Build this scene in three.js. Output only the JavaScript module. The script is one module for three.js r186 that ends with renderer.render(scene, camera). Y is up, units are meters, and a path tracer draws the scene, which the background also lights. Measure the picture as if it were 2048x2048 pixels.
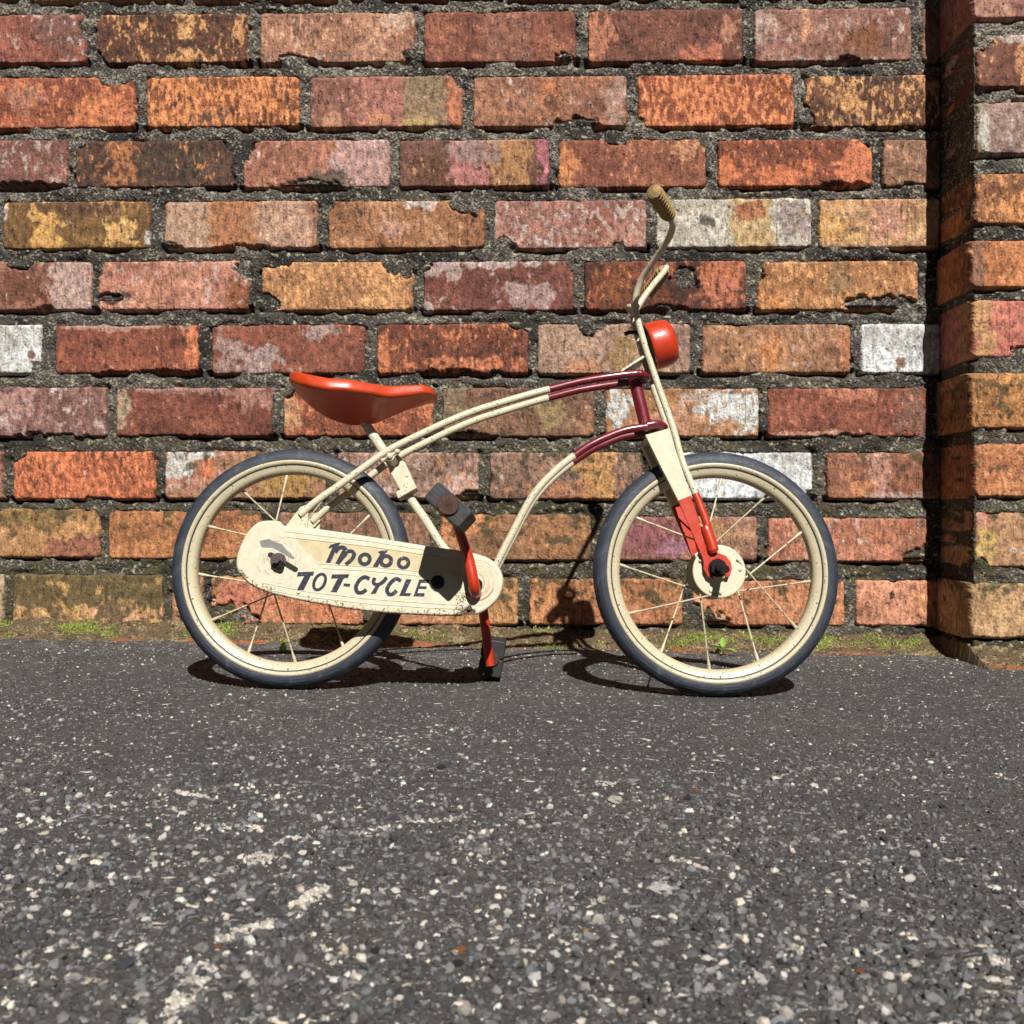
import * as THREE from 'three';
import { mergeGeometries } from 'three/addons/utils/BufferGeometryUtils.js';

// ---------------------------------------------------------------- camera, sky, sun, exposure
const CAM_H = 0.19, CAM_D = 1.472, CAM_YAW = THREE.MathUtils.degToRad(1.48);
const scene = new THREE.Scene();
const camera = new THREE.PerspectiveCamera(2 * THREE.MathUtils.radToDeg(Math.atan(0.5)), 1, 0.02, 200);
camera.position.set(0, CAM_H, CAM_D);
camera.rotation.set(0, CAM_YAW, 0);
camera.focus = 1.12;
camera.userData.fStop = 24;
camera.updateMatrixWorld();

const SKY_LEVEL = 0.045;
const sunDir = new THREE.Vector3(0.20, 0.97, 1.0).normalize();
// clear deep blue sky, paler towards the horizon and round the sun
const SKY_W = 256, SKY_H = 128, skyData = new Float32Array(SKY_W * SKY_H * 4);
for (let j = 0; j < SKY_H; j++) for (let i = 0; i < SKY_W; i++) {
  const el = ((j + 0.5) / SKY_H - 0.5) * Math.PI, az = ((i + 0.5) / SKY_W - 0.5) * Math.PI * 2, y = Math.sin(el), d = new THREE.Vector3(Math.cos(az) * Math.cos(el), y, Math.sin(az) * Math.cos(el));
  const h = Math.pow(1 - Math.max(0, y), 4), g = Math.pow(Math.max(0, d.dot(sunDir)), 24) * 0.5, k = SKY_LEVEL, o = (j * SKY_W + i) * 4;
  skyData[o] = k * (0.16 + 0.34 * h + g); skyData[o + 1] = k * (0.30 + 0.32 * h + g); skyData[o + 2] = k * (0.62 + 0.18 * h + g); skyData[o + 3] = 1;
}
const sky = new THREE.DataTexture(skyData, SKY_W, SKY_H, THREE.RGBAFormat, THREE.FloatType);
sky.mapping = THREE.EquirectangularReflectionMapping; sky.magFilter = sky.minFilter = THREE.LinearFilter; sky.needsUpdate = true;
scene.background = sky; scene.environment = sky;
const sun = new THREE.DirectionalLight(new THREE.Color(1, 0.97, 0.92), 4.6);
sun.name = 'sun';
sun.position.copy(sunDir).multiplyScalar(6);
sun.castShadow = true;
sun.shadow.mapSize.set(4096, 4096);
Object.assign(sun.shadow.camera, { left: -2, right: 2, top: 2, bottom: -2, near: 0.5, far: 14 });
scene.add(sun, sun.target);
const renderer = new THREE.WebGLRenderer({ antialias: true });
renderer.toneMapping = THREE.LinearToneMapping;
renderer.toneMappingExposure = 1.5;
renderer.shadowMap.enabled = true;

// ---------------------------------------------------------------- helpers: noise, pixels to places, geometry
function rng(seed) { let s = seed >>> 0; return () => { s = (s + 0x6d2b79f5) | 0; let t = Math.imul(s ^ (s >>> 15), 1 | s); t = (t + Math.imul(t ^ (t >>> 7), 61 | t)) ^ t; return ((t ^ (t >>> 14)) >>> 0) / 4294967296; }; }
const PERM = new Uint8Array(512), GX = new Float32Array(256), GY = new Float32Array(256);
{ const r = rng(7), p = [...Array(256).keys()]; for (let i = 255; i > 0; i--) { const j = Math.floor(r() * (i + 1)); [p[i], p[j]] = [p[j], p[i]]; } for (let i = 0; i < 512; i++) PERM[i] = p[i & 255]; for (let i = 0; i < 256; i++) { const a = r() * Math.PI * 2; GX[i] = Math.cos(a); GY[i] = Math.sin(a); } }
function noise(x, y) {  // gradient noise, about -0.7 .. 0.7
  const xi = Math.floor(x), yi = Math.floor(y), fx = x - xi, fy = y - yi, X = xi & 255, Y = yi & 255;
  const u = fx * fx * fx * (fx * (fx * 6 - 15) + 10), v = fy * fy * fy * (fy * (fy * 6 - 15) + 10);
  const a = PERM[PERM[X] + Y], b = PERM[PERM[X + 1] + Y], c = PERM[PERM[X] + Y + 1], d = PERM[PERM[X + 1] + Y + 1];
  const p = GX[a] * fx + GY[a] * fy, q = GX[b] * (fx - 1) + GY[b] * fy, r = GX[c] * fx + GY[c] * (fy - 1), s = GX[d] * (fx - 1) + GY[d] * (fy - 1);
  const e = p + u * (q - p), f = r + u * (s - r);
  return (e + v * (f - e)) * 1.4;
}
function fbm(x, y, o = 3) { let s = 0, a = 0.5, f = 1; for (let i = 0; i < o; i++) { s += a * noise(x * f + i * 17.3, y * f - i * 9.1); a *= 0.55; f *= 2.03; } return s; }
const clamp = (x, a = 0, b = 1) => (x < a ? a : x > b ? b : x);
const smooth = (a, b, x) => { const t = clamp((x - a) / (b - a)); return t * t * (3 - 2 * t); };
const toLin = (c) => (c <= 0.04045 ? c / 12.92 : Math.pow((c + 0.055) / 1.055, 2.4));
const ENC = new Uint8Array(4097); for (let i = 0; i <= 4096; i++) { const c = i / 4096; ENC[i] = Math.round(255 * (c <= 0.0031308 ? 12.92 * c : 1.055 * Math.pow(c, 1 / 2.4) - 0.055)); }
const enc = (c) => ENC[(clamp(c) * 4096) | 0];
const hex = (h, q = 1) => { const k = q * 0.68, n = parseInt(h.slice(1), 16); return [toLin((n >> 16) / 255) * k, toLin(((n >> 8) & 255) / 255) * k, toLin((n & 255) / 255) * k]; };
const mixTo = (c, d, t) => { c[0] += (d[0] - c[0]) * t; c[1] += (d[1] - c[1]) * t; c[2] += (d[2] - c[2]) * t; };

const V3 = (x, y, z) => new THREE.Vector3(x, y, z);
// photo pixel (2048 wide) to a ray, then to a place on a wall plane, the ground or the bicycle's own plane
function ray(u, v) { return V3((u - 1024) / 2048, (1024 - v) / 2048, -1).applyAxisAngle(V3(0, 1, 0), CAM_YAW); }
function onWall(u, v, z = 0) { const d = ray(u, v); return camera.position.clone().addScaledVector(d, (z - CAM_D) / d.z); }
const FALL = 0.0155;   // the asphalt falls gently to the right
function onGround(u, v, y = 0) { const d = ray(u, v); return camera.position.clone().addScaledVector(d, (y - CAM_H) / (d.y + FALL * d.x)); }

function dataTexture(data, w, h, srgb, wrap = THREE.RepeatWrapping) {
  const t = new THREE.DataTexture(data, w, h, THREE.RGBAFormat);
  t.magFilter = THREE.LinearFilter; t.minFilter = THREE.LinearMipmapLinearFilter; t.generateMipmaps = true; t.wrapS = t.wrapT = wrap;
  if (srgb) t.colorSpace = THREE.SRGBColorSpace;
  t.needsUpdate = true;
  return t;
}
function gridGeometry(nx, ny, fn) {  // fn(i, j) -> [x, y, z, u, v]
  const pos = new Float32Array(nx * ny * 3), uv = new Float32Array(nx * ny * 2), idx = new Uint32Array((nx - 1) * (ny - 1) * 6);
  for (let j = 0, k = 0; j < ny; j++) for (let i = 0; i < nx; i++, k++) { const p = fn(i, j); pos[k * 3] = p[0]; pos[k * 3 + 1] = p[1]; pos[k * 3 + 2] = p[2]; uv[k * 2] = p[3]; uv[k * 2 + 1] = p[4]; }
  for (let j = 0, k = 0; j < ny - 1; j++) for (let i = 0; i < nx - 1; i++) { const a = j * nx + i; idx[k++] = a; idx[k++] = a + 1; idx[k++] = a + nx; idx[k++] = a + 1; idx[k++] = a + nx + 1; idx[k++] = a + nx; }
  const g = new THREE.BufferGeometry();
  g.setAttribute('position', new THREE.BufferAttribute(pos, 3)); g.setAttribute('uv', new THREE.BufferAttribute(uv, 2)); g.setIndex(new THREE.BufferAttribute(idx, 1));
  g.computeVertexNormals();
  return g;
}
function addMesh(name, geometry, material, parent = scene) { const m = new THREE.Mesh(geometry, material); m.name = name; m.castShadow = m.receiveShadow = true; parent.add(m); return m; }
function tag(o, label, category, group) { o.userData.label = label; o.userData.category = category; if (group) o.userData.group = group; return o; }
const used = {};
const numbered = (n) => { const k = used[n] = (used[n] ?? -1) + 1; return k ? `${n}_${String(k).padStart(3, '0')}` : n; };

// ---------------------------------------------------------------- brick wall: where every brick of the photograph lies (photo pixels at 1932 wide), and how it looks
const K = 2048 / 1932;
// row: [top left, bottom left, top right, bottom right]; bricks: [x0, x1, base, { f fleck [colour, share], d dark, p pale, m moss, b bands [[s0, s1, colour]], q patches [[s, t, rs, rt, colour]], c chips [[s, t, rs, rt, mm]] }]
const ROWS = [
  { y: [-90, 4, -105, -4], b: [
    [-250, 40, '#94604c', {}], [52, 345, '#a87a58', { p: 0.3 }], [360, 640, '#b58060', { p: 0.2 }], [655, 945, '#93553f', {}], [960, 1250, '#9a6048', {}], [1265, 1560, '#a06a50', {}], [1575, 1790, '#96604a', {}]] },
  { y: [26, 122, 12, 118], b: [
    [-140, 165, '#a35a45', { f: ['#c98868', 0.2], p: 0.35, q: [[0.85, 0.35, 0.2, 0.5, '#84584c']], c: [[1.0, 0.25, 0.06, 0.3, 7]] }],
    [180, 469, '#76462c', { f: ['#dfa05c', 0.34], d: 0.4, q: [[0.59, 0.25, 0.09, 0.3, '#e3ab66'], [0.6, 0.85, 0.1, 0.2, '#e0a060'], [0.95, 0.3, 0.05, 0.35, '#d9925c']], c: [[0, 1, 0.07, 0.25, 9], [0, 0, 0.05, 0.2, 8]] }],
    [488, 784, '#bb8163', { f: ['#d9a27a', 0.35], d: 0.12, p: 0.25, q: [[0.85, 0.15, 0.14, 0.2, '#d9b095'], [0.28, 0.35, 0.1, 0.25, '#96674e']], c: [[0.2, 1.0, 0.14, 0.2, 14], [1, 0.95, 0.09, 0.3, 8]] }],
    [797, 1088, '#98573e', { d: 0.2, f: ['#b87452', 0.25], b: [[0.4, 0.7, '#94604c']], c: [[0.92, 0.95, 0.07, 0.15, 9]] }],
    [1107, 1403, '#87503c', { f: ['#cf8a5c', 0.16], d: 0.15, q: [[0.05, 0.5, 0.12, 0.6, '#c87c58'], [0.75, 0.9, 0.14, 0.25, '#cf7650'], [0.9, 0.45, 0.06, 0.3, '#bd7f60']] }],
    [1421, 1722, '#a5705c', { p: 0.35, f: ['#d39a70', 0.1], q: [[0.7, 0.65, 0.14, 0.35, '#8c5530'], [0.33, 0.35, 0.04, 0.3, '#d99a70'], [0.05, 0.3, 0.1, 0.4, '#b89684']], c: [[0.6, 1.02, 0.1, 0.16, 8]] }],
    [1738, 1792, '#a0705c', {}]] },
  { y: [143, 243, 138, 240], b: [
    [-60, 255, '#a85a38', { f: ['#e2854d', 0.3], q: [[0.8, 0.65, 0.2, 0.45, '#d97e48'], [0.35, 0.4, 0.12, 0.3, '#b97a60'], [0.6, 0.2, 0.15, 0.3, '#8f4c34']], c: [[0.88, 0, 0.13, 0.22, 9]] }],
    [274, 567, '#a35c30', { f: ['#ea9250', 0.52], d: 0.26, q: [[0.4, 0.85, 0.16, 0.25, '#7d5040'], [0.88, 0.2, 0.08, 0.4, '#6a4434']] }],
    [582, 875, '#a06a52', { f: ['#c98a68', 0.15], b: [[0.0, 0.3, '#94604c'], [0.3, 0.62, '#b67462'], [0.62, 0.88, '#99805e'], [0.9, 0.99, '#d47e54']], q: [[0.7, 0.9, 0.1, 0.2, '#bd9a60'], [0.15, 0.8, 0.08, 0.2, '#d99a72'], [0.45, 0.85, 0.1, 0.2, '#d08a60']], c: [[1.0, 0, 0.08, 0.3, 9]] }],
    [890, 1185, '#a66c4e', { f: ['#c98458', 0.22], p: 0.3, d: 0.12, q: [[0.5, 0.35, 0.08, 0.4, '#c87846'], [0.53, 0.55, 0.06, 0.25, '#83502e'], [0.93, 0.5, 0.08, 0.5, '#b58c78']], c: [[0.68, 1.02, 0.2, 0.2, 12]] }],
    [1201, 1500, '#a85832', { f: ['#ee8f54', 0.48], d: 0.1, c: [[0, 0.9, 0.06, 0.25, 7]] }],
    [1518, 1792, '#7a4d30', { f: ['#e0a060', 0.42], d: 0.36, q: [[0.45, 0.1, 0.3, 0.2, '#5c4030'], [0.35, 0.5, 0.12, 0.3, '#dd9f62']], c: [[0, 0.85, 0.08, 0.3, 9]] }]] },
  { y: [262, 355, 260, 355], b: [
    [-180, 130, '#8d5a4b', { p: 0.4, d: 0.1, f: ['#b5705a', 0.15], c: [[0.72, 1.02, 0.3, 0.14, 12]] }],
    [141, 440, '#634230', { f: ['#d98a4e', 0.22], d: 0.42, q: [[0.3, 0.5, 0.13, 0.6, '#b97440'], [0.65, 0.4, 0.25, 0.5, '#54402f']], c: [[0, 0, 0.12, 0.16, 10], [1, 0.05, 0.06, 0.25, 14]] }],
    [456, 738, '#b9775a', { p: 0.25, b: [[0.6, 1.0, '#c49a90']], q: [[0.55, 0.9, 0.2, 0.3, '#6b5c4c']], c: [[0, 0.05, 0.08, 0.45, 16], [0.45, 1.05, 0.28, 0.25, 6]] }],
    [751, 1038, '#7d5240', { d: 0.18, f: ['#cf9660', 0.1], b: [[0.35, 0.58, '#c47c72'], [0.6, 0.88, '#bd8550'], [0.92, 1.0, '#c26f7a']], q: [[0.5, 0.25, 0.2, 0.3, '#a08078'], [0.2, 0.6, 0.12, 0.3, '#70482f']] }],
    [1052, 1335, '#9c5c40', { f: ['#d98c5c', 0.16], d: 0.12, q: [[0.06, 0.6, 0.1, 0.5, '#dd8c4c'], [0.3, 0.5, 0.14, 0.5, '#8a4c36'], [0.85, 0.2, 0.14, 0.2, '#c98a60']], c: [[0.4, 0, 0.12, 0.14, 7], [1, 0, 0.06, 0.2, 8]] }],
    [1352, 1648, '#954f30', { f: ['#e67f4a', 0.25], d: 0.1, q: [[0.9, 0.5, 0.14, 0.6, '#e08050'], [0.4, 0.75, 0.2, 0.25, '#df7c48'], [0.05, 0.7, 0.07, 0.4, '#d8783f'], [0.4, 0.25, 0.2, 0.3, '#80462f']], c: [[0.98, 0, 0.07, 0.18, 10], [0.8, 1.02, 0.2, 0.12, 8]] }],
    [1664, 1792, '#95694f', { f: ['#c99064', 0.25], p: 0.2, c: [[0.6, 1.02, 0.4, 0.12, 8]] }]] },
  { y: [378, 472, 372, 470], b: [
    [-205, -12, '#a9805c', {}],
    [3, 285, '#87602f', { d: 0.22, p: 0.12, f: ['#c48f4c', 0.2], b: [[0.2, 0.38, '#dda552']], q: [[0.78, 0.65, 0.13, 0.35, '#e2ac62'], [0.5, 0.15, 0.35, 0.2, '#6d4a30'], [0.98, 0.75, 0.03, 0.15, '#d9d4c8'], [0.0, 0.2, 0.04, 0.2, '#d8d4cc']] }],
    [308, 600, '#bd8662', { d: 0.1, f: ['#a86e40', 0.15], b: [[0.02, 0.3, '#c39c80'], [0.3, 0.58, '#b67547'], [0.62, 0.95, '#c89c80']], c: [[0.05, 1, 0.12, 0.16, 9], [0.55, 1.0, 0.2, 0.1, 6]] }],
    [617, 917, '#b0764a', { f: ['#cc9470', 0.3], d: 0.22, q: [[0.4, 0.55, 0.08, 0.25, '#c79478'], [0.6, 0.1, 0.1, 0.12, '#d8c8b8']], c: [[0.9, 0, 0.16, 0.3, 12], [0, 0, 0.05, 0.25, 7]] }],
    [930, 1222, '#b07866', { p: 0.5, d: 0.14, f: ['#cf8a6a', 0.2], q: [[0.68, 0.45, 0.12, 0.4, '#9a5c48'], [0.34, 0.85, 0.02, 0.06, '#eeeae4']], c: [[0.07, 0.92, 0.07, 0.2, 12], [0.82, 1, 0.06, 0.14, 10]] }],
    [1236, 1533, '#c9beaa', { p: 0.15, d: 0.05, b: [[0.48, 0.74, '#c9a468']], q: [[0.62, 0.25, 0.1, 0.22, '#b06a42'], [0.88, 0.45, 0.13, 0.5, '#a79189'], [0.33, 0.45, 0.05, 0.2, '#5c544a']] }],
    [1544, 1792, '#cb9868', { p: 0.2, d: 0.1, f: ['#e0b280', 0.3], q: [[0.1, 0.6, 0.14, 0.4, '#dda454'], [0.55, 0.5, 0.14, 0.5, '#cf9076'], [0.3, 0.85, 0.12, 0.15, '#e0ae6c']] }]] },
  { y: [492, 588, 490, 588], b: [
    [-130, 175, '#a26850', { p: 0.25, d: 0.1, b: [[0.74, 1, '#c4a294']], q: [[0.56, 0.55, 0.14, 0.4, '#7a482e']], c: [[0.55, 0, 0.12, 0.16, 8], [0.7, 1, 0.1, 0.1, 7]] }],
    [183, 471, '#c88468', { p: 0.35, d: 0.12, f: ['#dca080', 0.2], q: [[0.95, 0.75, 0.1, 0.4, '#94552c'], [0.1, 0.75, 0.1, 0.16, '#5a3824']], c: [[0.1, 0.72, 0.1, 0.08, 10], [1.0, 0.1, 0.1, 0.35, 12], [0, 0.1, 0.05, 0.3, 7]] }],
    [492, 781, '#c68a56', { f: ['#e6a562', 0.42], d: 0.15, c: [[0, 0.9, 0.12, 0.3, 11], [0.93, 0.05, 0.14, 0.3, 11], [0.1, 0, 0.14, 0.14, 7]] }],
    [797, 1085, '#8a4f3e', { p: 0.22, q: [[0.1, 0.12, 0.2, 0.25, '#c0a29a'], [0.45, 0.06, 0.4, 0.12, '#c2a89e'], [0.7, 0.7, 0.2, 0.3, '#b89690'], [0.03, 0.9, 0.06, 0.14, '#c8b0a8']], c: [[1, 0, 0.06, 0.25, 7], [0, 0, 0.06, 0.25, 8]] }],
    [1101, 1409, '#82462a', { f: ['#d0784a', 0.24], d: 0.35, q: [[0.62, 0.45, 0.13, 0.5, '#43231a'], [0.85, 0.45, 0.13, 0.55, '#c8744e'], [0.2, 0.4, 0.12, 0.5, '#8e5024']], c: [[0.62, 0.35, 0.09, 0.22, 9], [0.5, 1.0, 0.14, 0.15, 8]] }],
    [1427, 1735, '#b97c48', { f: ['#e2a264', 0.36], d: 0.16, q: [[0.1, 0.9, 0.1, 0.25, '#d6873c'], [0.5, 0.4, 0.08, 0.5, '#a0784e']], c: [[0.8, 1.0, 0.3, 0.32, 11], [0, 0.15, 0.05, 0.3, 10]] }]] },
  { y: [611, 707, 609, 707], b: [
    [-215, 80, '#dddcd6', { d: 0.06, q: [[0.93, 0.62, 0.03, 0.07, '#8a5c44']], c: [[1, 0.9, 0.08, 0.2, 7]] }],
    [101, 376, '#9b5438', { p: 0.12, d: 0.2, f: ['#d07a50', 0.14], q: [[0.95, 0.45, 0.06, 0.55, '#de7e4e'], [0.4, 0.05, 0.5, 0.1, '#b98e7a']], c: [[0.7, 1.0, 0.4, 0.1, 8]] }],
    [396, 690, '#96543c', { p: 0.2, d: 0.15, q: [[0.12, 0.55, 0.1, 0.5, '#b08a80'], [0.32, 0.75, 0.14, 0.3, '#b59890'], [0.7, 0.15, 0.1, 0.2, '#b5968c']] }],
    [709, 999, '#86482e', { f: ['#d97f4e', 0.26], d: 0.3, q: [[0.04, 0.6, 0.06, 0.4, '#de8350'], [0.6, 0.8, 0.4, 0.15, '#d47b4c']], c: [[0.5, 1.0, 0.3, 0.12, 6], [0.95, 0, 0.08, 0.16, 8]] }],
    [1012, 1305, '#b08a70', { p: 0.35, d: 0.15, q: [[0.28, 0.85, 0.12, 0.25, '#c88a64'], [0.55, 0.6, 0.1, 0.35, '#a5804c'], [0.9, 0.4, 0.1, 0.5, '#a0786a']], c: [[0.35, 0, 0.12, 0.25, 9]] }],
    [1322, 1608, '#ad7854', { p: 0.32, d: 0.16, f: ['#c98a58', 0.2], q: [[0.46, 0.6, 0.08, 0.5, '#d98a4a'], [0.96, 0.6, 0.05, 0.4, '#c07a4e'], [0.25, 0.4, 0.12, 0.4, '#b88254']] }],
    [1622, 1792, '#e6e8e6', { d: 0.03, q: [[0.48, 0.78, 0.06, 0.14, '#8c6046'], [0.4, 0.35, 0.04, 0.2, '#b8b2a8']] }]] },
  { y: [730, 826, 730, 827], b: [
    [-90, 203, '#93665a', { p: 0.45, d: 0.1, q: [[0.4, 0.3, 0.14, 0.3, '#bd8e80']], c: [[0.62, 1.04, 0.3, 0.14, 12]] }],
    [216, 516, '#884a34', { d: 0.12, p: 0.1, q: [[0.85, 0.15, 0.2, 0.3, '#b07a68'], [0.04, 0.35, 0.06, 0.5, '#b09a78'], [0.4, 0.05, 0.4, 0.1, '#a8786a']], c: [[0.35, 1.02, 0.35, 0.08, 6]] }],
    [532, 820, '#985434', { f: ['#d8784a', 0.32], d: 0.22, q: [[0.95, 0.4, 0.06, 0.4, '#d87e50'], [0.05, 0.6, 0.08, 0.4, '#c9a070']], c: [[0, 0, 0.08, 0.25, 7]] }],
    [833, 1124, '#8a6248', { d: 0.18, p: 0.12, f: ['#a88460', 0.2], b: [[0.0, 0.16, '#90785a']], q: [[0.7, 0.55, 0.12, 0.35, '#a28658'], [0.93, 0.7, 0.06, 0.3, '#b07852']], c: [[0.15, 1.0, 0.2, 0.16, 8]] }],
    [1140, 1435, '#b98252', { d: 0.12, f: ['#d09a6c', 0.25], p: 0.12, q: [[0.09, 0.45, 0.1, 0.4, '#dadad4'], [0.74, 0.38, 0.22, 0.42, '#e4e6e2'], [0.93, 0.55, 0.1, 0.5, '#dcdcd6'], [0.6, 0.2, 0.1, 0.22, '#c8a896'], [0.45, 0.7, 0.2, 0.3, '#c58a68']] }],
    [1447, 1755, '#98533c', { d: 0.2, f: ['#d0805c', 0.18], p: 0.1, q: [[0.35, 0.95, 0.3, 0.1, '#d29a80'], [0.55, 0.12, 0.2, 0.16, '#c47a56'], [0.9, 0.5, 0.12, 0.5, '#8d6250']], c: [[0.5, 1.02, 0.2, 0.1, 6]] }]] },
  { y: [850, 944, 852, 944], b: [
    [-290, 8, '#b0785c', { p: 0.2 }],
    [21, 294, '#b8653c', { f: ['#e67e46', 0.5], d: 0.2, q: [[0.75, 0.08, 0.3, 0.12, '#6a4430']], c: [[0, 0, 0.1, 0.25, 8], [0.6, 1.0, 0.12, 0.08, 6]] }],
    [308, 617, '#b98062', { p: 0.3, d: 0.2, m: 0.05, q: [[0.08, 0.3, 0.12, 0.35, '#d6d2c8'], [0.22, 0.1, 0.1, 0.1, '#dcd8d0'], [0.27, 0.4, 0.05, 0.25, '#dc7c46'], [0.75, 0.6, 0.25, 0.45, '#b5883c'], [0.5, 0.5, 0.1, 0.5, '#b07e50']] }],
    [635, 905, '#ad8670', { p: 0.4, d: 0.22, q: [[0.85, 0.75, 0.14, 0.3, '#d0906c'], [0.4, 0.3, 0.08, 0.2, '#c47a52'], [0.72, 0.25, 0.05, 0.15, '#96684a']], c: [[1, 1, 0.2, 0.25, 8]] }],
    [922, 1214, '#9a745e', { p: 0.25, d: 0.25, m: 0.1, b: [[0.58, 0.83, '#cd9550']], q: [[0.5, 0.8, 0.3, 0.2, '#b5784e']] }],
    [1230, 1536, '#e2e4e2', { d: 0.08, q: [[0.08, 0.85, 0.12, 0.25, '#b09084'], [0.02, 0.4, 0.05, 0.6, '#c9b8ac']], c: [[0, 1, 0.2, 0.3, 7], [1, 1, 0.05, 0.25, 7]] }],
    [1558, 1792, '#a6694a', { d: 0.14, p: 0.15, m: 0.06, q: [[0.45, 0.35, 0.12, 0.5, '#c58e78'], [0.3, 0.8, 0.12, 0.3, '#cc8452'], [0.6, 0.95, 0.4, 0.1, '#c09c90'], [0.3, 0.55, 0.05, 0.12, '#7a4636']] }]] },
  { y: [957, 1055, 978, 1063], b: [
    [-110, 190, '#b8834c', { m: 0.16, d: 0.05, q: [[0.85, 0.8, 0.2, 0.35, '#a8664c'], [0.6, 0.2, 0.2, 0.3, '#94733c'], [0.3, 0.6, 0.2, 0.3, '#c8905c']] }],
    [201, 497, '#be7b46', { m: 0.06, d: 0.1, f: ['#cf8a52', 0.3], q: [[0.55, 0.4, 0.1, 0.4, '#a06a3c']] }],
    [522, 812, '#976a50', { d: 0.16, p: 0.1, f: ['#b5825c', 0.2] }],
    [827, 1118, '#a0704a', { m: 0.16, d: 0.22, q: [[0.12, 0.3, 0.14, 0.3, '#dd8a52'], [0.3, 0.15, 0.1, 0.2, '#cd8a4e'], [0.75, 0.5, 0.2, 0.4, '#b07848']] }],
    [1133, 1432, '#a5705c', { d: 0.14, p: 0.15, q: [[0.35, 0.45, 0.3, 0.45, '#96585a'], [0.72, 0.3, 0.12, 0.3, '#bb8a54'], [0.9, 0.4, 0.12, 0.4, '#bb8a68'], [0.5, 0.7, 0.15, 0.2, '#b07888']] }],
    [1447, 1755, '#c47c5a', { p: 0.35, d: 0.12, f: ['#d88c60', 0.25], c: [[0.95, 0.95, 0.12, 0.3, 7]] }]] },
  { y: [1082, 1179, 1094, 1184], b: [
    [-290, 8, '#b99a78', { m: 0.2, p: 0.3 }],
    [20, 310, '#bf9352', { m: 0.5, d: 0.12, p: 0.08, q: [[0.7, 0.8, 0.3, 0.3, '#d09a68'], [0.1, 0.7, 0.2, 0.3, '#cf9c5e']] }],
    [322, 384, '#c0875c', { d: 0.1, c: [[0.8, 1, 0.6, 0.7, 12]] }],
    [395, 688, '#cc8454', { m: 0.05, d: 0.08, f: ['#d98c60', 0.35], q: [[0.25, 0.4, 0.25, 0.4, '#d07a5c'], [0.8, 0.5, 0.2, 0.5, '#d27c4a']], c: [[0, 1, 0.3, 0.5, 12]] }],
    [702, 980, '#c48b50', { m: 0.2, d: 0.12, f: ['#d08c5c', 0.3], q: [[0.35, 0.7, 0.2, 0.3, '#cd8a62']] }],
    [997, 1291, '#c07f4c', { m: 0.16, d: 0.14, f: ['#d58c54', 0.3], q: [[0.5, 0.8, 0.4, 0.2, '#cc7e58']] }],
    [1305, 1597, '#d4895a', { m: 0.04, d: 0.06, f: ['#e0986a', 0.3], c: [[0, 1, 0.25, 0.45, 11]] }],
    [1612, 1792, '#d08a66', { p: 0.12, d: 0.06, q: [[0.42, 0.35, 0.03, 0.1, '#2c1c14'], [0.8, 0.4, 0.15, 0.4, '#dd9460']] }]] },
];
const PILASTER_ROWS = [  // [top, bottom] in photo pixels at 2048, base, look
  [-98, 38, '#b5786c', { p: 0.3, q: [[0.3, 0.8, 0.2, 0.3, '#c08a70']] }],
  [68, 178, '#84503a', { f: ['#d9a068', 0.15], q: [[0.3, 0.5, 0.07, 0.55, '#d8935c'], [0.25, 0.05, 0.12, 0.15, '#c8b0a4']], c: [[0, 0, 0.15, 0.3, 12]] }],
  [201, 311, '#ad8a7c', { p: 0.35, d: 0.06, b: [[0, 0.14, '#9a8a68']], q: [[0.1, 0.6, 0.08, 0.4, '#c9c2b4']] }],
  [344, 451, '#96603a', { f: ['#e09550', 0.4], d: 0.2, q: [[0.35, 0.7, 0.25, 0.35, '#dd8e4c']] }],
  [479, 578, '#dc8a4e', { d: 0.05, p: 0.05, b: [[0, 0.17, '#96674e']] }],
  [598, 717, '#cc7560', { p: 0.15, d: 0.05, b: [[0, 0.12, '#cf9a60']], c: [[0.3, 1, 0.1, 0.2, 7]] }],
  [744, 859, '#c08240', { d: 0.24, m: 0.12, f: ['#dd9a54', 0.3] }],
  [886, 996, '#c67a48', { d: 0.12, m: 0.1, f: ['#d8945c', 0.3] }],
  [1022, 1137, '#bd8a60', { d: 0.14, m: 0.1, p: 0.2, q: [[0.15, 0.6, 0.15, 0.4, '#cdaa5c'], [0.1, 0.1, 0.12, 0.2, '#d08a68']], c: [[0, 1, 0.2, 0.22, 9]] }],
  [1165, 1278, '#c69a68', { d: 0.08, m: 0.08, p: 0.15 }],
];
const X_CORNER = onWall(1879, 1024).x, P_DEPTH = 0.11;
const bricks = [];   // { x0, x1, y0, y1 (metres), look, z, depth, pilaster }
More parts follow.
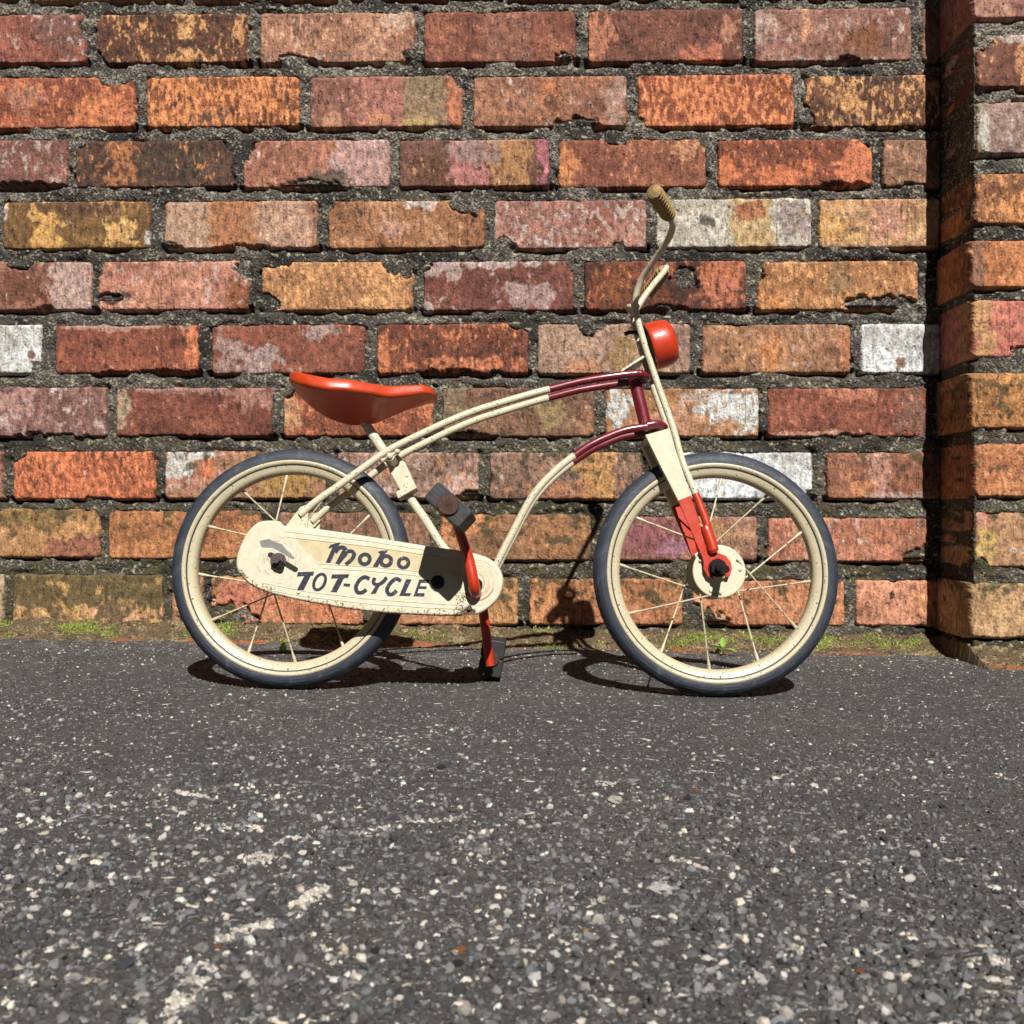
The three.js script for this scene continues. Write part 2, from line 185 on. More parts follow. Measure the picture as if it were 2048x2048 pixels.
{
  const R = rng(31);
  ROWS.forEach((row) => {
    for (const [a, b, base, look] of row.b) {
      const at = (px, k) => { const t = clamp(px / 1740, -0.2, 1.1); return row.y[k] + (row.y[k + 2] - row.y[k]) * t; };
      const m = (a + b) / 2, j = () => (R() - 0.5) * 3;
      const top = onWall(m * K, (at(m, 0) + j() * 0.6) * K), bot = onWall(m * K, (at(m, 1) + j() * 0.6) * K);
      bricks.push({ x0: onWall(a * K, 1024).x, x1: Math.min(onWall(b * K, 1024).x, X_CORNER + 0.004), y0: bot.y, y1: top.y, base, look, z: (R() - 0.5) * 0.004, depth: 0.03 });
    }
  });
  // courses beyond the frame: further left and above, as the wall goes on
  const SHADES = ['#a35a45', '#8c5340', '#a85a38', '#b98062', '#96583f', '#b0764a', '#8d5a4b', '#a66c4e', '#c08a68', '#7d5240'];
  const look = () => ({ f: [R() < 0.5 ? '#dd8a50' : '#c98f6c', R() * 0.35], d: R() * 0.25, p: R() * 0.35 });
  const lefts = ROWS.map((row) => { const k = bricks.filter((b) => row.b.some((q) => Math.abs(onWall(q[0] * K, 1024).x - b.x0) < 1e-6)); return Math.min(...k.map((b) => b.x0)); });
  ROWS.forEach((row, r) => {
    const e = bricks.find((b) => b.look === row.b[0][3]);
    for (let n = 0, x = lefts[r]; n < 2; n++) { const x1 = x - 0.012, x0 = x1 - 0.229 + (R() - 0.5) * 0.006; bricks.push({ x0, x1, y0: e.y0, y1: e.y1, base: SHADES[Math.floor(R() * 10)], look: look(), z: (R() - 0.5) * 0.004, depth: 0.03, beyond: true }); x = x0; }
  });
  const first = bricks.find((b) => b.look === ROWS[0].b[0][3]);
  for (let r = 1; r <= 2; r++) for (let n = 0, x = -1.42 + (r % 2) * 0.12; x < X_CORNER - 0.06; n++) { const x1 = Math.min(x + 0.228 + (R() - 0.5) * 0.006, X_CORNER + 0.004); bricks.push({ x0: x, x1, y0: first.y0 + r * 0.0905, y1: first.y1 + r * 0.0905, base: SHADES[Math.floor(R() * 10)], look: look(), z: (R() - 0.5) * 0.004, depth: 0.03, beyond: true }); x = x1 + 0.012; }
  PILASTER_ROWS.forEach(([a, b, base, lk], i) => {
    const y1 = onWall(1990, a, P_DEPTH).y, y0 = onWall(1990, b, P_DEPTH).y, x0 = X_CORNER + (R() - 0.5) * 0.008;
    const cut = i % 2 ? 0.228 : 0.108;
    bricks.push({ x0, x1: x0 + cut, y0, y1, base, look: lk, z: P_DEPTH + (R() - 0.5) * 0.004, depth: 0.112, pilaster: true });
    bricks.push({ x0: x0 + cut + 0.011, x1: X_CORNER + 0.349, y0, y1, base: SHADES[Math.floor(R() * 10)], look: look(), z: P_DEPTH + (R() - 0.5) * 0.004, depth: 0.112, pilaster: true });
  });
  for (let r = 1; r <= 2; r++) bricks.push({ x0: X_CORNER, x1: X_CORNER + 0.349, y0: onWall(1990, 38, P_DEPTH).y + r * 0.0905, y1: onWall(1990, -76, P_DEPTH).y + r * 0.0905, base: SHADES[r], look: look(), z: P_DEPTH, depth: 0.112, pilaster: true, beyond: true });
}
console.log('bricks', bricks.length);

// one cell of the atlas per brick: colour of the clay, its flecks, lime, paint, soot and moss; and the fine relief
const AT = 2048, CW = 256, CH = 85, COLS = 8;
const brickColor = new Uint8Array(AT * AT * 4), brickBump = new Uint8Array(AT * AT * 4);
const DARK = hex('#382720'), PALE = hex('#cdb5aa'), MOSS = hex('#4c4628'), PIT = hex('#2a1b15');
bricks.forEach((b, n) => {
  const cell = n % (COLS * 24), cx = (cell % COLS) * CW, cy = Math.floor(cell / COLS) * CH;
  b.u0 = cx; b.v0 = cy;
  const w = b.x1 - b.x0, h = b.y1 - b.y0, L = b.look, base = hex(b.base, 0.9), ox = n * 3.71, oy = n * 1.93;
  const fleck = L.f ? hex(L.f[0], 0.95) : hex('#c98860'), fa = L.f ? L.f[1] : 0.08, da = L.d ?? 0.1, pa = L.p ?? 0.08, ma = L.m ?? 0;
  const bands = (L.b ?? []).map((q) => [q[0], q[1], hex(q[2], 0.95)]), patches = (L.q ?? []).map((q) => [...q.slice(0, 4), hex(q[4], 0.95)]);
  const c = [0, 0, 0];
  for (let j = 0; j < CH; j++) for (let i = 0; i < CW; i++) {
    const X = (i - CW / 2) / 1000, Y = (j - CH / 2) / 1000, s = X / w + 0.5, t = 0.5 - Y / h, x = X + ox, y = Y + oy;
    const lo = fbm(x * 14, y * 18, 3), wob = fbm(x * 55 + 9, y * 42, 3), fine = noise(x * 420, y * 300), grain = noise(x * 900 + 5, y * 700) ;
    c[0] = base[0]; c[1] = base[1]; c[2] = base[2];
    const k = 1 + lo * 0.8; c[0] *= k; c[1] *= k * (1 + lo * 0.12); c[2] *= k * (1 + lo * 0.2);
    for (const q of bands) { const e = 0.008 + 0.03 * Math.abs(wob); const m = smooth(q[0] - e, q[0] + e, s + wob * 0.11) * (1 - smooth(q[1] - e, q[1] + e, s + wob * 0.11)); if (m > 0) mixTo(c, q[2], m * 0.9); }
    for (const q of patches) { const dx = (s - q[0]) / q[2], dy = (t - q[1]) / q[3], r = Math.sqrt(dx * dx + dy * dy) + wob * 1.3 + fine * 0.12; const m = 1 - smooth(0.75, 1.0, r); if (m > 0) mixTo(c, q[4], m * 0.92); }
    // skin worn through to brighter clay: upright flecks
    const fn = fbm(x * 150, y * 62 + 3, 3) + lo * 0.5, ft = 0.52 - fa * 1.15;
    const fm = smooth(ft, ft + 0.07, fn); if (fm > 0) mixTo(c, fleck, fm * 0.88);
    const dn = fbm(x * 120 + 31, y * 80, 3) - lo * 0.35, dm = smooth(0.5 - da, 0.62 - da, dn); if (dm > 0) mixTo(c, DARK, dm * 0.8);
    const pn = fbm(x * 95 + 77, y * 60, 4) + fbm(x * 16 + 5, y * 22, 2) * 0.6, pm = smooth(0.55 - pa, 0.78 - pa, pn); if (pm > 0) mixTo(c, PALE, pm * 0.7);
    if (ma > 0) { const mn = fbm(x * 40 + 3, y * 40, 4) + (0.5 - t) * 0.5, mm = smooth(0.3 - ma, 0.48 - ma, mn); mixTo(c, MOSS, mm * 0.8); }
    const wn = fbm(x * 130 + 57, y * 75 + 21, 3) - lo * 0.3, wm = smooth(0.30, 0.40, wn); if (wm > 0) mixTo(c, [Math.min(0.62, c[0] * 1.55 + 0.02), Math.min(0.5, c[1] * 1.7 + 0.02), Math.min(0.4, c[2] * 1.75 + 0.015)], wm * 0.75);
    const pit = smooth(0.40, 0.52, noise(x * 170 + 3, y * 150) + lo * 0.35 + fine * 0.12 - 0.06) ; if (pit > 0) mixTo(c, PIT, pit * 0.35);
    const drag = fbm(x * 330 + 11, y * 50, 3);
    const hair = Math.abs(noise(x * 75 + 13, y * 9)) < 0.012 ? 0.5 : 0; if (hair) mixTo(c, PIT, hair);
    const g = Math.max(0.22, 1 + fbm(x * 120 + 41, y * 75, 3) * 1.0 + fine * 0.34 + grain * 0.42 + drag * 0.55), lum = c[0] * 0.3 + c[1] * 0.59 + c[2] * 0.11; mixTo(c, [lum, lum, lum], 0.10);
    const o = ((cy + j) * AT + cx + i) * 4;
    brickColor[o] = enc(c[0] * g); brickColor[o + 1] = enc(c[1] * g); brickColor[o + 2] = enc(c[2] * g); brickColor[o + 3] = 255;
    const hgt = 0.55 + wob * 0.22 + fine * 0.12 + grain * 0.1 + drag * 0.22 - pit * 0.12 - fm * 0.14 - hair * 0.5 + dm * 0.05;
    brickBump[o] = brickBump[o + 1] = brickBump[o + 2] = 255 * clamp(hgt); brickBump[o + 3] = 255;
  }
});
const brickMaterial = new THREE.MeshStandardMaterial({ map: dataTexture(brickColor, AT, AT, true), bumpMap: dataTexture(brickBump, AT, AT, false), bumpScale: 0.004, roughness: 0.93, metalness: 0 });
brickMaterial.name = 'weathered clay';

// relief: every brick is a height field with worn, wandering edges and broken corners; the mortar is another one that runs up over what is broken away
function brickHeight(b, n, x, y) {
  const s = (x - b.x0) / (b.x1 - b.x0), t = (b.y1 - y) / (b.y1 - b.y0);
  const wob = fbm(x * 60 + n * 5.1, y * 60, 3);
  const ed = Math.min(x - b.x0, b.x1 - x, y - b.y0, b.y1 - y) + wob * 0.0042 + fbm(x * 190 + n, y * 190, 2) * 0.0014 + 0.0008;
  // round the four corners
  const rx = Math.max(0, 0.010 - Math.min(x - b.x0, b.x1 - x)), ry = Math.max(0, 0.010 - Math.min(y - b.y0, b.y1 - y));
  const cor = Math.max(0, Math.hypot(rx, ry) - 0.008) ;
  let z = fbm(x * 22 + n * 3.3, y * 22, 3) * 0.0022 + wob * 0.0008 + noise(x * 9 + n * 7.7, y * 12) * 0.0012;
  const r = 0.005; if (ed < r) { const q = clamp(1 - ed / r, 0, 1.6); z -= 0.0065 * q * q; }
  z -= cor * 2.2;
  for (const q of b.look.c ?? []) { const d = Math.hypot((s - q[0]) / q[2], (t - q[1]) / q[3]) + wob * 0.8; if (d < 1) z -= (q[4] / 1000) * smooth(1, 0.72, d); }
  return z;
}
function brickGeometry(b, n) {
  const w = b.x1 - b.x0, h = b.y1 - b.y0, step = b.beyond ? 0.008 : 0.0024;
  const nx = Math.max(4, Math.round(w / step)) + 1, ny = Math.max(4, Math.round(h / step)) + 1;
  const mx = (b.x0 + b.x1) / 2, my = (b.y0 + b.y1) / 2;
  const back = b.pilaster ? [0.03, 0.075, b.depth] : [0.012, b.depth];
  const NX = nx + 2 * back.length, NY = ny + 2 * back.length, NB = back.length;
  return gridGeometry(NX, NY, (i, j) => {
    const ii = clamp(i - NB, 0, nx - 1), jj = clamp(j - NB, 0, ny - 1);
    let x = b.x0 + (ii / (nx - 1)) * w, y = b.y0 + (jj / (ny - 1)) * h;
    const kx = i < NB ? NB - i : i >= NX - NB ? i - (NX - NB) + 1 : 0, ky = j < NB ? NB - j : j >= NY - NB ? j - (NY - NB) + 1 : 0, k = Math.max(kx, ky);
    const z0 = brickHeight(b, n, x, y);
    const u0 = x - mx + (i < NB ? back[k - 1] : i >= NX - NB ? -back[k - 1] : 0) * (k ? 1 : 0), v0 = y - my;
    if (ii === 0 || ii === nx - 1) x += fbm(y * 70 + n * 2.7, n * 1.3, 2) * 0.0022;
    if (jj === 0 || jj === ny - 1) y += fbm(x * 55 + n * 4.1, n * 0.7, 2) * 0.0022;
    const z = b.z + (k ? Math.min(z0, 0) - back[k - 1] : z0);
    return [x, y, z, (b.u0 + CW / 2 + clamp(u0 * 1000, -CW / 2 + 2, CW / 2 - 2)) / AT, (b.v0 + CH / 2 + clamp(v0 * 1000, -CH / 2 + 2, CH / 2 - 2)) / AT];
  });
}
const wall = new THREE.Group(); wall.name = 'brick_wall'; scene.add(wall);
tag(wall, 'old weathered red and orange brick wall with dark crumbling mortar behind the bicycle', 'wall');
const pilaster = new THREE.Group(); pilaster.name = 'brick_pilaster'; pilaster.position.set(X_CORNER, 0, P_DEPTH); scene.add(pilaster);
tag(pilaster, 'brick pilaster standing forward of the wall and casting a narrow black shadow', 'pilaster');
const brickCount = { w: 0, p: 0 };
bricks.forEach((b, n) => {
  const key = b.pilaster ? 'p' : 'w', k = brickCount[key]++, g = brickGeometry(b, n);
  if (b.pilaster) g.translate(-X_CORNER, 0, -P_DEPTH);
  addMesh(k ? `brick_${String(k).padStart(3, '0')}` : 'brick', g, brickMaterial, b.pilaster ? pilaster : wall);
});

// mortar: sandy grey with black soot above and olive moss low down, crumbled away under many bricks
const MX0 = -1.45, MX1 = X_CORNER + 0.4, MY0 = -0.04, MY1 = 1.06, MW = 2048, MH = 1024;
const mortarColor = new Uint8Array(MW * MH * 4);
{
  const SAND = hex('#9a9184', 0.8), GREY = hex('#5c564d', 0.8), SOOT = hex('#2c2722'), MOSSY = hex('#4f4a28'), LICHEN = hex('#b9b89c'), YEL = hex('#a39a3a'), c = [0, 0, 0];
  for (let j = 0; j < MH; j++) for (let i = 0; i < MW; i++) {
    const x = MX0 + ((i + 0.5) / MW) * (MX1 - MX0), y = MY0 + ((j + 0.5) / MH) * (MY1 - MY0);
    const a = fbm(x * 9, y * 12, 4), f = noise(x * 330, y * 330), g = noise(x * 620 + 4, y * 620), d = fbm(x * 70, y * 70, 3);
    c[0] = GREY[0]; c[1] = GREY[1]; c[2] = GREY[2];
    mixTo(c, SOOT, smooth(-0.12, 0.3, a + d * 0.5 + 0.03));
    const dryer = smooth(0.5, 0.75, y + a * 0.3);   // clean sandy joints run along the upper courses, as photographed
    mixTo(c, SAND, smooth(0.08, 0.34, d * 0.6 + f * 0.5 - a * 0.4 + dryer * 0.12));
    const low = smooth(0.46, 0.1, y + a * 0.22);
    mixTo(c, MOSSY, low * smooth(-0.05, 0.3, fbm(x * 35 + 3, y * 35, 3) + 0.1) * 0.75);
    mixTo(c, YEL, low * smooth(0.42, 0.5, fbm(x * 48 + 31, y * 48, 3)) * 0.55);
    mixTo(c, LICHEN, smooth(0.47, 0.56, noise(x * 120 + 5, y * 120)) * 0.7);
    const k = 1 + f * 0.5 + g * 0.55, o = (j * MW + i) * 4;
    mortarColor[o] = enc(c[0] * k); mortarColor[o + 1] = enc(c[1] * k); mortarColor[o + 2] = enc(c[2] * k); mortarColor[o + 3] = 255;
  }
}
const grainBump = new Uint8Array(512 * 512 * 4);
{ const r = rng(5), t = new Float32Array(512 * 512); for (let i = 0; i < t.length; i++) t[i] = r();
  for (let j = 0; j < 512; j++) for (let i = 0; i < 512; i++) { let s = 0; for (let q = -1; q <= 1; q++) for (let p = -1; p <= 1; p++) s += t[((j + q) & 511) * 512 + ((i + p) & 511)]; let l = 0; for (let q = -4; q <= 4; q += 2) for (let p = -4; p <= 4; p += 2) l += t[((j + q) & 511) * 512 + ((i + p) & 511)]; const h = clamp(0.5 + (s / 9 - 0.5) * 1.5 + (l / 25 - 0.5) * 2); const o = (j * 512 + i) * 4; grainBump[o] = grainBump[o + 1] = grainBump[o + 2] = 255 * h; grainBump[o + 3] = 255; } }
const grainTexture = dataTexture(grainBump, 512, 512, false);
const mortarGrain = grainTexture.clone(); mortarGrain.repeat.set((MX1 - MX0) / 0.36, (MY1 - MY0) / 0.36); mortarGrain.needsUpdate = true;
const mortarMaterial = new THREE.MeshStandardMaterial({ map: dataTexture(mortarColor, MW, MH, true), bumpMap: mortarGrain, bumpScale: 0.003, roughness: 0.97 });
function mortarHeight(x, y, list) {
  let z = -0.0030 + fbm(x * 28, y * 40 + 7, 4) * 0.0075 + fbm(x * 130, y * 130, 2) * 0.0016;
  for (const b of list) {
    const inn = Math.min(x - b.x0, b.x1 - x, y - b.y0, b.y1 - y) + fbm(x * 50 + 6, y * 50, 3) * 0.006; if (inn > 0.002) { let open = 0; const s = (x - b.x0) / (b.x1 - b.x0), t = (b.y1 - y) / (b.y1 - b.y0); for (const q of b.look.c ?? []) open = Math.max(open, smooth(1.15, 0.9, Math.hypot((s - q[0]) / q[2], (t - q[1]) / q[3]))); z -= 0.014 * smooth(0.002, 0.008, inn) * (1 - open); }
    const below = b.y0 - y, above = y - b.y1;
    if (x > b.x0 - 0.004 && x < b.x1 + 0.004) {
      if (below > -0.006 && below < 0.010) { const m = smooth(-0.04, 0.1, fbm(x * 11 + 3, b.y0 * 31, 3) + 0.03), wd = 0.0045 + 0.004 * noise(x * 40, b.y0 * 17); if (below < wd) z -= 0.013 * m * smooth(wd, wd * 0.55, below); }
      if (above > -0.004 && above < 0.004) z -= 0.004 * smooth(0.1, 0.3, fbm(x * 14 + 40, b.y1 * 23, 2));
    }
    if (y > b.y0 - 0.003 && y < b.y1 + 0.003) { const q = Math.min(Math.abs(x - b.x0), Math.abs(x - b.x1)); if (q < 0.005) z -= 0.006 * smooth(0.12, 0.3, fbm(y * 30 + b.x0 * 50, b.x0 * 9, 2)) * smooth(0.005, 0.002, q); }
  }
  return z;
}
{
  const nearby = (x, y, set) => set.filter((b) => x > b.x0 - 0.01 && x < b.x1 + 0.01 && y > b.y0 - 0.014 && y < b.y1 + 0.008);
  const uvOf = (x, y) => [(x - MX0) / (MX1 - MX0), (y - MY0) / (MY1 - MY0)];
  const set = bricks.filter((b) => !b.pilaster), st = 0.0026, nx = Math.round((X_CORNER + 0.02 - MX0) / st), ny = Math.round((MY1 - MY0) / st);
  const byRow = []; for (let j = 0; j < ny; j++) { const y = MY0 + (j / (ny - 1)) * (MY1 - MY0); byRow.push(set.filter((b) => y > b.y0 - 0.014 && y < b.y1 + 0.008)); }
  addMesh('mortar', gridGeometry(nx, ny, (i, j) => { const x = MX0 + (i / (nx - 1)) * (X_CORNER + 0.02 - MX0), y = MY0 + (j / (ny - 1)) * (MY1 - MY0); const l = byRow[j].filter((b) => x > b.x0 - 0.01 && x < b.x1 + 0.01); return [x, y, mortarHeight(x, y, l), ...uvOf(x, y)]; }), mortarMaterial, wall);
  const ps = bricks.filter((b) => b.pilaster), pn = Math.round(0.36 / 0.003), pm = Math.round((MY1 - MY0) / 0.003), side = [0.115, 0.08, 0.04, 0.01];
  const front = gridGeometry(pn + side.length, pm, (i, j) => {
    const k = i < side.length ? side[i] : 0, x = (i < side.length ? 0 : (i - side.length) / (pn - 1)) * 0.344 + 0.003, y = MY0 + (j / (pm - 1)) * (MY1 - MY0);
    const z = mortarHeight(x + X_CORNER, y, nearby(x + X_CORNER, y, ps)) - k;
    return [x + (k ? fbm(k * 60, y * 50, 2) * 0.004 : 0), y, z, ...uvOf(x + X_CORNER - k, y)];
  });
  addMesh('mortar', front, mortarMaterial, pilaster);
}
console.log('wall done');

// ---------------------------------------------------------------- ground: worn asphalt with pale aggregate, cracks filled with pale grit
const GX0 = -0.85, GX1 = 0.85, GZ0 = -0.06, GZ1 = 1.24, GT = 2048;
const crackLines = [];
const groundColor = new Uint8Array(GT * GT * 4), groundBump = new Uint8Array(GT * GT * 4);
{
  const col = new Float32Array(GT * GT * 3), hgt = new Float32Array(GT * GT), sx = GT / (GX1 - GX0), sz = GT / (GZ1 - GZ0);
  const BASE = hex('#494645'), WARM = hex('#534e49'), DUST = hex('#8d857a'), c = [0, 0, 0];
  for (let j = 0; j < GT; j++) for (let i = 0; i < GT; i++) {
    const x = GX0 + i / sx, z = GZ0 + j / sz, a = fbm(x * 6, z * 6, 3), d = fbm(x * 45, z * 45, 3), f = noise(x * 300, z * 300), g = noise(x * 560 + 7, z * 560);
    c[0] = BASE[0]; c[1] = BASE[1]; c[2] = BASE[2];
    mixTo(c, WARM, smooth(-0.2, 0.3, a));
    const edge = smooth(0.2, 0.03, z + a * 0.12) ; mixTo(c, DUST, edge * smooth(-0.1, 0.35, d + f * 0.4) * 0.75);
    const k = 1 + d * 0.35 + f * 0.35 + g * 0.45, o = j * GT + i;
    col[o * 3] = c[0] * k; col[o * 3 + 1] = c[1] * k; col[o * 3 + 2] = c[2] * k; hgt[o] = 0.42 + d * 0.1 + f * 0.1 + g * 0.08;
  }
  const R = rng(91);
  function stamp(x, z, r, color, up, soft = 0.25) {
    const an = R() * Math.PI, el = 0.55 + R() * 0.45, ca = Math.cos(an), sa = Math.sin(an), p1 = R() * 6.3, p2 = R() * 6.3, wob = 0.18 + R() * 0.15;
    const i0 = Math.floor((x - r * 1.4 - GX0) * sx), i1 = Math.ceil((x + r * 1.4 - GX0) * sx), j0 = Math.floor((z - r * 1.4 - GZ0) * sz), j1 = Math.ceil((z + r * 1.4 - GZ0) * sz);
    for (let j = Math.max(0, j0); j <= Math.min(GT - 1, j1); j++) for (let i = Math.max(0, i0); i <= Math.min(GT - 1, i1); i++) {
      const dx = (GX0 + (i + 0.5) / sx - x) / r, dz = (GZ0 + (j + 0.5) / sz - z) / r, p = dx * ca + dz * sa, q = (-dx * sa + dz * ca) / el, an2 = Math.atan2(q, p);
      const d = Math.hypot(p, q) * (1 + wob * Math.sin(an2 * 2 + p1) + wob * 0.6 * Math.sin(an2 * 3 + p2));
      if (d > 1) continue;
      const m = smooth(1, 1 - soft, d), o = j * GT + i;
      col[o * 3] += (color[0] - col[o * 3]) * m; col[o * 3 + 1] += (color[1] - col[o * 3 + 1]) * m; col[o * 3 + 2] += (color[2] - col[o * 3 + 2]) * m;
      hgt[o] += (up * (1 - d * d * 0.4) + 0.3 - hgt[o]) * m;
    }
  }
  const tone = (v, w = 0) => [v * (1 + w), v, v * (1 - w * 1.2)];
  for (let n = 0; n < 60000; n++) {   // aggregate proud of the binder
    const x = GX0 + R() * (GX1 - GX0), z = GZ0 + R() * (GZ1 - GZ0), q = R(), r = 0.0009 + Math.pow(R(), 3) * 0.0032;
    const patch = fbm(x * 5 + 2, z * 5, 2), near = smooth(0.55, 1.0, z + x * -0.25 + patch * 0.35);   // where the surface has lost its binder the stone shows
    let v; if (q < 0.045 + near * 0.1) v = tone(0.2 + R() * 0.3, 0.08 + R() * 0.1); else if (q < 0.2 + near * 0.15) v = tone(0.11 + R() * 0.1, (R() - 0.35) * 0.12); else v = tone(0.04 + R() * 0.05, (R() - 0.5) * 0.1);
    stamp(x, z, r, v, 0.3 + R() * 0.35);
  }
  const crack = (pts, dens, size, spread) => { const P = pts.map(([u, v]) => onGround(u, v)); crackLines.push([P, dens, size, spread]); for (let k = 0; k + 1 < P.length; k++) { const len = P[k].distanceTo(P[k + 1]), cnt = Math.ceil(len * dens * 0.5); for (let n = 0; n < cnt; n++) { const t = R(), x = P[k].x + (P[k + 1].x - P[k].x) * t + (R() - 0.5) * spread, z = P[k].z + (P[k + 1].z - P[k].z) * t + (R() - 0.5) * spread; stamp(x, z, size * (0.4 + R()), R() < 0.16 ? tone(0.07, 0.15) : tone(0.3 + R() * 0.35, 0.12), 0.45 + R() * 0.2); } } };
  const z6 = (l) => l.map(([u, v]) => [u / 2.391, 1240 + v / 2.391]), z7 = (l) => l.map(([u, v]) => [640 + u / 2.391, 1240 + v / 2.391]), z8 = (l) => l.map(([u, v]) => [1248 + u / 2.391, 1240 + v / 2.391]);
  crack(z6([[815, 1915], [870, 1830], [930, 1740], [985, 1675]]), 1100, 0.0032, 0.009);
  crack(z6([[1055, 1535], [1130, 1492], [1210, 1478], [1300, 1445]]), 900, 0.003, 0.008);
  crack(z6([[1380, 1390], [1470, 1340], [1550, 1282]]), 800, 0.003, 0.008);
  crack(z6([[1215, 1130], [1250, 1165]]), 1500, 0.0034, 0.014); crack(z6([[1330, 1072], [1390, 1045], [1475, 1035]]), 1200, 0.0026, 0.006);
  crack(z6([[855, 828], [985, 846]]), 900, 0.0026, 0.005); crack(z6([[420, 892], [525, 905]]), 500, 0.0026, 0.009); crack(z6([[915, 1000], [1100, 990], [1250, 998]]), 220, 0.0026, 0.012);
  crack(z6([[1710, 1028], [1780, 1000], [1870, 988]]), 700, 0.0024, 0.006); crack(z7([[450, 968], [560, 958], [685, 944]]), 800, 0.0026, 0.006);
  crack(z7([[1340, 780], [1395, 790]]), 1300, 0.0026, 0.012); crack(z8([[240, 1145], [325, 1160]]), 900, 0.0024, 0.005); crack(z8([[1160, 1450], [1300, 1495], [1400, 1545]]), 320, 0.003, 0.014); crack(z8([[1700, 1625], [1850, 1640]]), 350, 0.003, 0.01);
  crack(z6([[1145, 810], [1225, 798]]), 500, 0.0026, 0.008); crack(z7([[170, 505], [360, 600]]), 60, 0.0026, 0.02);
  for (let o = 0; o < GT * GT; o++) { groundColor[o * 4] = enc(col[o * 3]); groundColor[o * 4 + 1] = enc(col[o * 3 + 1]); groundColor[o * 4 + 2] = enc(col[o * 3 + 2]); groundColor[o * 4 + 3] = 255; groundBump[o * 4] = groundBump[o * 4 + 1] = groundBump[o * 4 + 2] = 255 * clamp(hgt[o]); groundBump[o * 4 + 3] = 255; }
}
const groundMaterial = new THREE.MeshStandardMaterial({ map: dataTexture(groundColor, GT, GT, true, THREE.MirroredRepeatWrapping), bumpMap: dataTexture(groundBump, GT, GT, false, THREE.MirroredRepeatWrapping), bumpScale: 0.004, roughness: 0.9 });
const groundHeight = (x, z) => -FALL * clamp(x, -3, 3) + (fbm(x * 9 + 2, z * 9, 2) * 0.0016 + fbm(x * 60, z * 60, 2) * 0.0010 + fbm(x * 160 + 9, z * 160, 2) * 0.0007) * smooth(3, 1.2, Math.abs(x));
{
  const line = (a, b, st, out) => { const l = [...out[0]]; for (let q = a; q < b - 1e-9; q += st) l.push(q); return [...l, b, ...out[1]]; };
  const xs = line(-0.86, 0.86, 0.0035, [[-40, -12, -5, -2.4, -1.5, -1.1, -0.95], [0.95, 1.1, 1.5, 2.4, 5, 12, 40]]), zs = line(-0.02, 1.16, 0.003, [[-2.0, -0.6, -0.2, -0.06], [1.25, 1.4, 1.8, 2.6, 5, 12, 40]]).reverse();
  const ground = addMesh('asphalt_ground', gridGeometry(xs.length, zs.length, (i, j) => { const x = xs[i], z = zs[j]; return [x, groundHeight(x, z), z, (x - GX0) / (GX1 - GX0), (z - GZ0) / (GZ1 - GZ0)]; }), groundMaterial);
  ground.userData.kind = 'structure'; ground.userData.label = 'worn dark asphalt with pale chips and grit filled cracks';
}
{ // grit: stones of the aggregate standing proud of the binder
  const R = rng(404), g = new THREE.IcosahedronGeometry(1, 0), q = g.attributes.position; for (let i = 0; i < q.count; i++) { const w = V3().fromBufferAttribute(q, i), k = 1 + noise(w.x * 2.1 + 3, w.y * 2.1 + w.z * 1.7) * 0.5; q.setXYZ(i, w.x * k, w.y * k, w.z * k); } g.computeVertexNormals();
  const count = 170000, lines = crackLines, inst = new THREE.InstancedMesh(g, new THREE.MeshStandardMaterial({ color: 0xffffff, roughness: 0.75 }), count), M = new THREE.Matrix4(), Q = new THREE.Quaternion(), C = new THREE.Color();
  for (let n = 0; n < count; n++) {
    let z = 0.02 + Math.pow(R(), 0.85) * 1.16, x = -0.04 + (R() * 2 - 1) * ((CAM_D - z) * 0.56 + 0.06), inCrack = n < 1200;
    if (inCrack) { const [P, dens, size, spread] = lines[Math.floor(R() * R() * lines.length)], k = Math.floor(R() * (P.length - 1)), t = R(); x = P[k].x + (P[k + 1].x - P[k].x) * t + (R() - 0.5) * spread * 0.9; z = P[k].z + (P[k + 1].z - P[k].z) * t + (R() - 0.5) * spread * 0.9; }
    const t = fbm(x * 5 + 2, z * 5, 2), cl = fbm(x * 22 + 7, z * 22, 3), bare = smooth(0.5, 1.0, z - x * 0.25 + t * 0.35), wallSide = smooth(0.3, 0.12, z + t * 0.15);
    const h = R(), p = Math.max(0.005, 0.035 + bare * 0.05 + wallSide * 0.09 + cl * 0.16), pale = inCrack || h < p, mid = h < p + 0.3;
    const s = inCrack ? 0.0006 + R() * 0.0012 : 0.00036 + Math.pow(R(), pale ? 4 : 5) * (0.0013 + bare * 0.0012);
    Q.setFromEuler(new THREE.Euler(R() * 6.3, R() * 6.3, R() * 6.3)); M.compose(V3(x, groundHeight(x, z) + s * (R() * 0.7 - 0.4), z), Q, V3(s * (0.55 + R() * 0.9), s * (0.5 + R() * 0.5), s * (0.55 + R() * 0.9))); inst.setMatrixAt(n, M);
    const v = pale ? 0.18 + R() * 0.32 : mid ? 0.075 + R() * 0.10 : 0.026 + R() * 0.04, w = pale ? 0.04 + R() * 0.12 : (R() - 0.4) * 0.12; C.setRGB(v * (1 + w), v, v * (1 - w * 1.3)); inst.setColorAt(n, C);
  }
  inst.name = 'asphalt_grit'; inst.castShadow = inst.receiveShadow = true; inst.userData = { kind: 'stuff', label: 'pale and dark grit standing proud of the worn asphalt', category: 'grit' }; scene.add(inst);
}
console.log('ground done');

